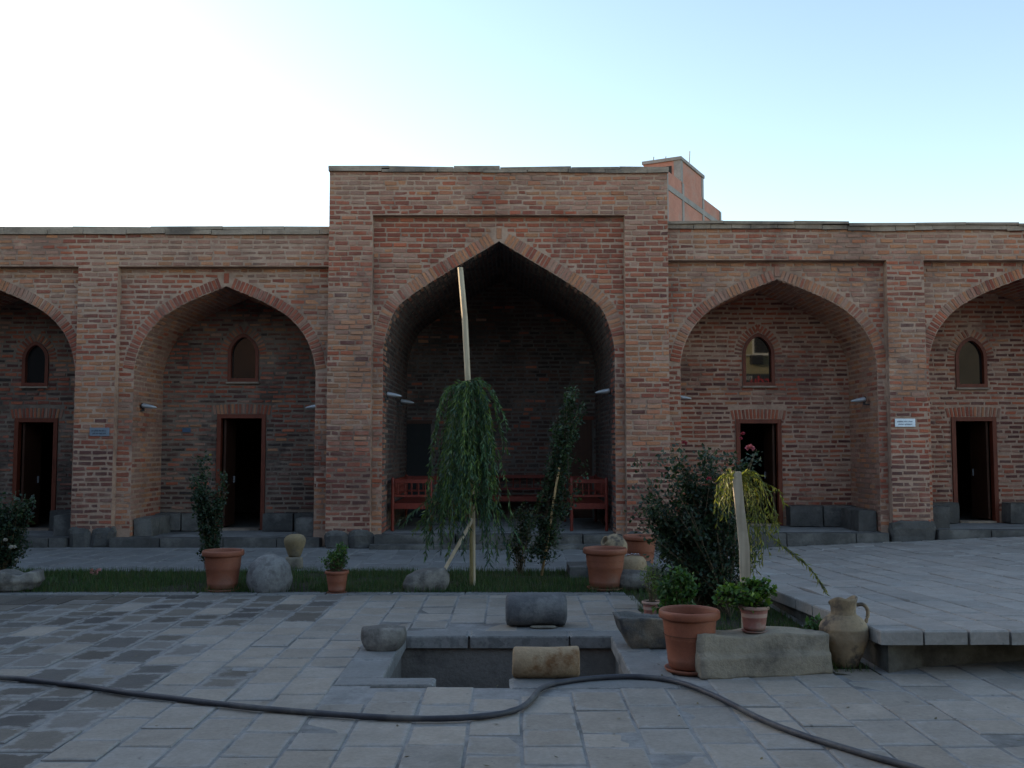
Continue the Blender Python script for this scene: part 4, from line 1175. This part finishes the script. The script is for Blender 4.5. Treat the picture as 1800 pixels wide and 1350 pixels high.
# ------------------------------------------------------------------ plants
def rv():
    while True:
        v = Vector((rnd.uniform(-1,1), rnd.uniform(-1,1), rnd.uniform(-1,1)))
        if .05 < v.length < 1: return v
def shade(c, a=.75, b=1.25):
    k = rnd.uniform(a, b); return (c[0]*k, c[1]*k, c[2]*k)
G_DARK = [(.026,.052,.028),(.020,.042,.026),(.038,.068,.034),(.032,.052,.038),(.05,.075,.04)]
G_MID = [(.050,.115,.030),(.065,.14,.035),(.04,.09,.028)]
G_LIGHT = [(.11,.20,.035),(.14,.24,.045),(.085,.165,.03)]
def shrub(nm, label, cat, base, tips, pal, leaf=(.05,.018), per=9, start=.35, spread=.07, stem=.006, mat='bark', flowers=(), group=None, bend=.12, extra=None, bases=None, keep=1.0):
    """canes from the base to scattered tips, leaf clusters along each cane"""
    e = tag(empty(nm, base), label, cat, group)
    st, lf = MB(), MB()
    for tip in tips:
        if rnd.random() > keep: continue
        p0 = Vector(bases[rnd.randrange(len(bases))]) if bases else Vector((rnd.uniform(-.03,.03), rnd.uniform(-.03,.03), 0))
        tip = Vector(tip)-Vector(base)
        m = (p0+tip)/2 + Vector((rnd.uniform(-bend,bend)-.2*(tip.x-p0.x), rnd.uniform(-bend,bend)-.2*(tip.y-p0.y), rnd.uniform(0,bend)))
        pts = [p0*(1-t)**2 + m*(2*t*(1-t)) + tip*t*t for t in [i/8 for i in range(9)]]
        st.tube(pts, lambda t: stem*(1-.7*t), 4, (1,1,1), False)
        ncl = max(2, int((tip-p0).length/.045))
        for i in range(ncl):
            t = start+(1-start)*rnd.random()**.8
            k = min(7, int(t*8)); f = t*8-k
            c = pts[k]*(1-f)+pts[k+1]*f + rv()*spread*.5
            ax = rv().normalized()
            col0 = rnd.choice(pal)
            for j in range(max(1, int(per*rnd.uniform(.4,1.1)/2))):
                d = (ax+rv()*1.1+Vector((0,0,.12))).normalized()
                q = c+rv()*spread
                L = leaf[0]*rnd.uniform(.6,1.25)
                lf.leaf(q, d, (Vector((0,0,1))+rv()*.8).normalized(), L, leaf[1]*L/leaf[0], shade(col0))
    if extra: extra(st, lf)
    st.build('stem', M[mat], e); lf.build('foliage', M['leaf'], e)
    for fp, fr, fc in flowers:
        b = MB(); c = Vector(fp)-Vector(base)
        for i in range(16):
            v = rv().normalized(); v.y = -abs(v.y)*.8+.2*v.y; v.z = abs(v.z)*.6+.3*v.z
            b.leaf(c+v*fr*.15, (v+rv()*.3).normalized(), rv(), fr*rnd.uniform(.8,1.1), fr*.5, shade(fc,.8,1.15), -.4)
        b.build('flower', M['petal'], e)
    return e
def ell(c, r, n, up=False):
    o = []
    for _ in range(n):
        v = rv(); v = v.normalized()*(v.length**.6)
        o.append((c[0]+v.x*r[0], c[1]+v.y*r[1], c[2]+v.z*r[2]))
    return o
# leafy column left of the door, behind the big pot
p = gp(372, 1020)
cpx = lambda x, y, Y: tuple(at(x, y, Y))
Yc = p.y+.25; p = Vector((X_(370,1000,Yc), Yc, 0))
s_ = 1729/Yc
tips = []
for y, half, n in ((955,16,12),(925,20,11),(890,28,12),(860,34,12),(835,34,10),(812,26,5)):
    for _ in range(n): tips.append(cpx(371+rnd.uniform(-half,half), y+rnd.uniform(-14,14), Yc+rnd.uniform(-.18,.18)))
tips += [cpx(336,1000,Yc),cpx(341,985,Yc),cpx(350,808,Yc)]
shrub('rose_shrub', 'tall dark leafy rose column behind the left terracotta pot', 'shrub', p, tips, G_DARK, (.052,.018), 10, .40, .07, .005, keep=.72, flowers=[(cpx(370,800,Yc),.02,(.55,.45,.08))])
# dark shrub at the left frame edge
Yc = 13.3; p = Vector((X_(0,1000,Yc), Yc, 0))
tips = ell(cpx(-2,950,Yc), (.38,.3,.35), 60)+ell(cpx(15,885,Yc), (.30,.25,.20), 26)+[cpx(60,868,Yc),cpx(55,905,Yc),cpx(45,880,Yc),cpx(-70,860,Yc)]
shrub('rose_shrub', 'dark flowering shrub cut by the left edge of the photo', 'shrub', p, tips, G_DARK, (.055,.02), 12, .3, .07, .006,
      flowers=[(cpx(10,950,Yc-.35),.035,(.45,.42,.40)),(cpx(23,962,Yc-.35),.045,(.5,.47,.46)),(cpx(30,985,Yc-.3),.03,(.4,.38,.36))])
# ball plant in the small pot
p = gp(592, 1043); b0 = p+Vector((0,0,.27))
tips = ell(cpx(588,985,p.y), (.17,.14,.13), 60)+ell(cpx(600,968,p.y), (.10,.1,.08), 16)
shrub('potted_plant', 'bright green ball plant growing in the small lawn pot', 'plant', b0, tips, G_MID+G_LIGHT[:1], (.035,.012), 12, .6, .035, .006)
# climbing rose on a bamboo stake
Yc = 13.9
p = Vector((X_(952,1010,Yc), Yc, 0))
tips = []
for (x, y, hw, n) in ((1008,690,14,12),(1005,715,22,22),(998,745,20,22),(990,775,20,20),(982,805,18,18),(975,830,18,12),(1000,868,28,16),(985,900,26,16),(1008,850,24,8),(968,935,22,12),(955,965,30,30),(950,985,28,18),(945,945,30,14),(962,880,14,6)):
    for _ in range(n): tips.append(cpx(x+rnd.uniform(-hw,hw), y+rnd.uniform(-16,16), Yc+rnd.uniform(-.2,.2)))
tips += [cpx(1034,818,Yc),cpx(1031,828,Yc),cpx(1030,700,Yc)]
shrub('climbing_rose', 'slender leafy climbing rose tied to a bamboo stake before the porch', 'climber', p, tips, G_DARK+[(.045,.09,.035)], (.055,.019), 8, .45, .06, .004, keep=.60, bases=[tuple(at(x,y,Yc)-p) for x, y in ((953,1000),(960,960),(966,925),(972,890),(977,860),(983,820),(988,790),(993,760))])
b = MB(); b.tube([at(952,1012,Yc-.10), at(966,930,Yc-.10), at(976,860,Yc-.10), at(983,822,Yc-.10)], .017, 8); 
tag(b.build('bamboo_stake', M['bamboo'], smooth=True), 'bamboo stake inside the climbing rose before the porch', 'stake')
# small pale shrub beside it
Yc = 14.3; p = Vector((X_(915,1000,Yc), Yc, 0))
shrub('small_shrub', 'small sparse shrub on the lawn right of the weeping willow', 'shrub', p, ell(cpx(922,905,Yc),(.22,.15,.14),22)+ell(cpx(905,960,Yc),(.25,.15,.2),18), G_DARK+[(.09,.10,.04)], (.045,.015), 8, .4, .06, .004)
# rose bush on the right
Yc = 10.95; p = Vector((X_(1235,1065,Yc), Yc, 0))
tips = (ell(cpx(1230,995,Yc),(.58,.5,.42),110)+ell(cpx(1235,905,Yc),(.48,.4,.34),46)+ell(cpx(1230,885,Yc),(.95,.55,.68),64)+ell(cpx(1150,860,Yc),(.36,.3,.30),50)+ell(cpx(1125,830,Yc),(.2,.2,.2),10)+ell(cpx(1160,930,Yc),(.3,.3,.3),40)+ell(cpx(1255,815,Yc),(.40,.3,.26),44)+ell(cpx(1200,800,Yc),(.30,.25,.18),16)
        +ell(cpx(1325,930,Yc),(.22,.25,.3),26)+ell(cpx(1320,800,Yc),(.10,.1,.12),8)+[cpx(1162,760,Yc),cpx(1165,772,Yc),cpx(1330,762,Yc),cpx(1238,770,Yc),cpx(1112,800,Yc),cpx(1350,880,Yc)])
bs = [(rnd.uniform(-.35,.35), rnd.uniform(-.3,.3), 0) for _ in range(9)]
shrub('rose_bush', 'large dark rose bush with pink blooms in the bed before the right arch', 'bush', p, tips, G_DARK, (.056,.019), 9, .25, .095, .007, bases=bs, keep=.44,
      flowers=[(cpx(1318,788,Yc-.2),.055,(.55,.17,.24)),(cpx(1306,763,Yc-.1),.028,(.40,.06,.11)),(cpx(1302,771,Yc-.1),.022,(.38,.06,.11)),(cpx(1203,780,Yc-.2),.036,(.38,.07,.11)),(cpx(1246,842,Yc-.45),.032,(.36,.04,.08))])
# weeping trees
def weeping(nm, label, base, top, strands, pal, leaf, trunk_pts, r0, mat, dens=.022):
    e = tag(empty(nm, base), label, 'tree')
    tr = MB(); tr.tube([Vector(q)-Vector(base) for q in catmull(trunk_pts, 5)], lambda t: r0*(1-.55*t), 8); tr.build('trunk', M[mat], e, smooth=True)
    lf, tw = MB(), MB()
    for pts in strands:
        k0 = rnd.choice(pal); pk = [k0, k0, rnd.choice(pal)]; dn = dens*rnd.uniform(.75,1.9)
        cv = catmull([Vector(q)-Vector(base) for q in pts], 6)
        tw.tube(cv, .0028, 3, (.12,.11,.03), False)
        for a, c in zip(cv, cv[1:]):
            seg = (c-a); n = max(1, int(seg.length/dn+rnd.random()))
            for i in range(n):
                q = a+seg*((i+rnd.random())/n)
                d = (seg.normalized()*.7+rv()*.95+Vector((0,0,-.45))).normalized()
                L = leaf[0]*rnd.uniform(.6,1.2)
                lf.leaf(q, d, rv(), L, leaf[1]*L/leaf[0], shade(rnd.choice(pk),.65,1.5))
    c = lf.build('crown', M['leaf'], e); tw.build('twig', M['twig'], e)
    return e
Yw = gp(829,1030).y; bw = gp(829,1030)
WPAL = [(.085,.15,.05),(.07,.135,.06),(.045,.095,.045),(.026,.062,.040),(.045,.10,.055),(.04,.08,.03),(.09,.14,.03),(.03,.07,.05),(.05,.09,.06)]
st = []
for i in range(165):
    a = rnd.uniform(0, 2*math.pi); rr = rnd.random()**.5
    ux, uy = math.cos(a)*rr, math.sin(a)*rr
    ystart = 672+rnd.random()**1.3*150 if i > 40 else 668+rnd.uniform(0,25)
    x0 = 826+(ystart-670)*.02
    yend = rnd.uniform(790,915) if rnd.random() < .86 else rnd.uniform(915,990)
    hw = 50 if ystart < 760 else 54
    if yend > 915: hw = 66
    xe = 822+ux*hw*(1.0+.22*(yend-850)/100)
    Yo = Yw+uy*.5
    st.append([cpx(x0,ystart,Yw), cpx(x0+ (xe-x0)*.55, ystart+8, Yw+uy*.28), cpx(x0+(xe-x0)*.86, ystart+(yend-ystart)*.35, Yw+uy*.42), cpx(xe, ystart+(yend-ystart)*.7, Yo), cpx(xe+rnd.uniform(-8,8), yend, Yo)])
for (xs, ys, xm, ym, xe, ye) in ((826,850,770,872,728,935),(826,860,770,885,742,930),(826,855,760,880,758,960),(826,870,780,890,775,965),(826,668,862,690,890,790),(826,668,860,680,895,750),(826,676,790,690,758,770),(826,680,785,690,770,720),(826,880,800,905,790,985),(826,880,850,905,862,990),(826,870,870,890,895,985),(826,870,880,900,920,960),(826,860,770,868,700,925)):
    for j in range(2):
        g = rnd.uniform(-.15,.15); st.append([cpx(xs,ys,Yw), cpx((xs+xm)/2,(ys+ym)/2-8,Yw+g*.5), cpx(xm+rnd.uniform(-4,4),ym,Yw+g), cpx((xm+xe)/2,(ym+ye)/2-4,Yw+g), cpx(xe+rnd.uniform(-6,6),ye+rnd.uniform(-8,8),Yw+g)])
weeping('weeping_willow', 'young weeping willow staked on the lawn before the porch', bw, None, st, WPAL, (.088,.0095), [cpx(829,1030,Yw),cpx(828,930,Yw),cpx(829,830,Yw),cpx(826,740,Yw),cpx(825,668,Yw)], .022, 'bark_y', .014)
b = MB(); pole = [at(831,1032,Yw+.05), at(830,900,Yw+.05), at(827,760,Yw+.05), at(822,660,Yw+.05), at(817,560,Yw+.05), at(809,470,Yw+.05)]
for q0, q1 in zip(pole, pole[1:]): pass
def plank(nm, label, pts, w_, d_, mat, cat='post', n=4):
    b = MB(); c0 = Vector(pts[0]); m = len(pts)
    for i, q in enumerate(pts):
        q = Vector(q)-c0; ww = w_*(1+.06*math.sin(i*2.1))
        if n == 4: sec = [(-ww/2,-d_/2),(ww/2,-d_/2),(ww/2,d_/2),(-ww/2,d_/2)]
        else: sec = [(math.cos(6.2832*k/n+.977)*ww/2, math.sin(6.2832*k/n+.977)*d_/2) for k in range(n)]
        for dx, dy in sec: b.v.append((q.x+dx, q.y+dy, q.z+rnd.uniform(-.004,.004)))
    for i in range(m-1):
        for k in range(n):
            k2 = (k+1) % n; b.f.append((i*n+k, i*n+k2, (i+1)*n+k2, (i+1)*n+k)); b.c.append((1,1,1))
    b.f.append(tuple(range(n))[::-1]); b.c.append((1,1,1)); b.f.append(tuple((m-1)*n+k for k in range(n))); b.c.append((1,1,1))
    o = b.build(nm, M[mat]); o.location = c0
    return tag(o, label, cat)
plank('support_pole', 'tall pale wooden pole rising through the weeping willow to the arch', pole, .078, .07, 'plank_y', 'pole', 6)
# slanting prop
pr0 = at(779,1006,Yw-.18); pr1 = at(831,912,Yw-.05)
b = MB(); b.bar((0,0,0), pr1-pr0, .045, .035); o = b.build('wooden_prop', M['plank_y']); o.location = pr0
tag(o, 'short pale wooden prop slanting from the boulder to the willow trunk', 'prop')
# little weeping tree tied to a board
Yp = 8.62
pl_ = [at(1313,1040,Yp), at(1308,960,Yp), at(1300,890,Yp), at(1294,829,Yp)]
pl_[0].z = -.02
plank('support_board', 'weathered grey board post standing in the bed behind the geranium', pl_, .083, .03, 'plank')
YPAL = [(.19,.19,.03),(.15,.17,.03),(.22,.21,.035),(.12,.15,.03)]
st = []
for i in range(26):
    g = rnd.uniform(.05,.22); xe = rnd.uniform(1308,1368); ye = rnd.uniform(905,1010)
    st.append([cpx(1298,834+rnd.uniform(0,14),Yp+.04), cpx(1298+(xe-1298)*.5,828+rnd.uniform(0,30),Yp+g), cpx(1298+(xe-1298)*.85,870+rnd.uniform(0,30),Yp+g), cpx(xe,(ye+890)/2+10,Yp+g), cpx(xe+rnd.uniform(-5,10),ye,Yp+g)])
for i in range(9):
    g = rnd.uniform(-.12,.1); xe = rnd.uniform(1254,1284); ye = rnd.uniform(868,926)
    st.append([cpx(1290,838,Yp-.03), cpx((1290+xe)/2,830+rnd.uniform(-2,6),Yp+g), cpx(xe+3,850,Yp+g), cpx(xe,(ye+850)/2,Yp+g), cpx(xe+rnd.uniform(-4,4),ye,Yp+g)])
for j in range(4):
    st.append([cpx(1345,930,Yp+.15), cpx(1365,952,Yp+.15), cpx(1395,972+j*2,Yp+.1), cpx(1425,1000,Yp+.05), cpx(1452,1036+j*3,Yp)])
st += [[cpx(1300,834,Yp), cpx(1320,828,Yp+.1), cpx(1340,846,Yp+.1), cpx(1368,862,Yp+.12), cpx(1378,885,Yp+.12)]]*3
weeping('weeping_sapling', 'yellowing weeping sapling tied to the grey board in the bed', Vector((X_(1318,1040,Yp+.1),Yp+.08,0)), None, st, YPAL, (.062,.0064), [(X_(1318,1040,Yp+.08),Yp+.08,0), cpx(1312,960,Yp+.07), cpx(1304,890,Yp+.06), cpx(1298,836,Yp+.05)], .012, 'bark', .030)
# geranium on the block
gb = pt_+Vector((0,0,.20))
tips = ell(cpx(1313,1040,pt_.y),(.22,.17,.10),46)+ell(cpx(1345,1030,pt_.y),(.12,.1,.07),16)+ell(cpx(1270,1050,pt_.y),(.08,.1,.05),10)+ell(cpx(1330,1070,pt_.y),(.12,.1,.05),12)
shrub('geranium', 'bushy bright green geranium in the small pot on the stone block', 'plant', gb, tips, G_MID+G_LIGHT, (.045,.021), 12, .55, .035, .005)
# pale seedling, shrub behind it, plant by the jug
p = gp(1146,1088); b0 = p+Vector((0,0,.18))
shrub('seedling', 'pale yellow green seedling in the small dusty pot', 'plant', b0, ell(cpx(1143,1020,p.y),(.15,.1,.17),30)+[cpx(1160,985,p.y)], [(.12,.17,.05),(.10,.14,.05),(.14,.2,.05)], (.034,.008), 9, .5, .035, .003)
Yc = 9.75; p = Vector((X_(1185,1095,Yc),Yc,0))
shrub('basil_bush', 'bright green leafy bush growing at the near left corner of the bed', 'bush', p, ell(cpx(1190,1035,Yc),(.22,.2,.16),56)+ell(cpx(1175,1075,Yc),(.15,.15,.08),26)+ell(cpx(1198,1005,Yc),(.10,.1,.08),14), G_MID+G_LIGHT[2:]+[(.03,.08,.02)], (.05,.017), 10, .35, .05, .004)
Yc = 8.75; p = Vector((X_(1437,1110,Yc),Yc,0))
shrub('small_plant', 'small green plant peeping over the long block beside the jug', 'plant', p, ell(cpx(1437,1097,Yc),(.10,.08,.05),22), G_MID, (.05,.016), 9, .2, .04, .003)
# fallen rose on the lawn
b = MB(); c = gp(168,1012)
for i in range(18):
    v = rv(); b.leaf(Vector((v.x*.09,v.y*.03,.07+.03*v.z)), rv().normalized(), rv(), .05, .022, shade((.5,.22,.22)))
o = b.build('pink_flower', M['petal']); o.location = c; tag(o, 'small faded pink flower lying in the left lawn', 'flower')

# ------------------------------------------------------------------ dry leaves on the paving
b = MB()
for _ in range(70):
    q = Vector((rnd.uniform(-4.5,4.0), rnd.uniform(5.6,12.2), .006))
    if PXA-.1 < q.x < PXB+.1 and PYA-.3 < q.y < PYB+.1 or (q.x > BEDX and q.y > 7.8): continue
    b.leaf(q, Vector((rnd.uniform(-1,1), rnd.uniform(-1,1), .12)).normalized(), Vector((0,0,1)), rnd.uniform(.025,.055), .010, shade(rnd.choice(((.10,.075,.035),(.07,.06,.03),(.13,.10,.045)))))
tag(b.build('fallen_leaves', M['leaf']), 'dry fallen leaves scattered over the courtyard paving', 'leaves', kind='stuff')
# ------------------------------------------------------------------ grass
gm = MB(); gr = random.Random(3)
def blades(x0, x1, y0, y1, n, hmin, hmax):
    for _ in range(n):
        x, y = gr.uniform(x0,x1), gr.uniform(y0,y1)
        if noise.noise((x*1.3,y*1.6,5)) < -.22 and gr.random() < .75: continue
        h = gr.uniform(hmin,hmax)*(1+.5*noise.noise((x*2,y*2,0)))
        a = gr.uniform(0,6.28); l = gr.uniform(0,.6)*h; wv = .004
        c = gr.choice(((.045,.10,.028),(.035,.085,.025),(.07,.115,.03),(.05,.09,.03),(.10,.10,.04))); k = gr.uniform(.7,1.2)
        dx, dy = math.cos(a)*wv, math.sin(a)*wv
        gm.poly([(x-dx,y-dy,-.012),(x+dx,y+dy,-.012),(x+math.cos(a+1.3)*l,y+math.sin(a+1.3)*l,h)], (c[0]*k,c[1]*k,c[2]*k))
blades(-8.2, BEDX, 12.47, 14.74, 36000, .04, .11)
blades(-8.2, BEDX, 12.42, 12.62, 1500, .06, .13)
blades(BEDX, TX, 8.1, 12.5, 9000, .04, .09)
blades(BEDX, TX, 12.5, 14.7, 2500, .04, .09)
tag(gm.build('grass', M['grass']), 'short green grass of the lawn and planting bed', 'grass', kind='stuff')
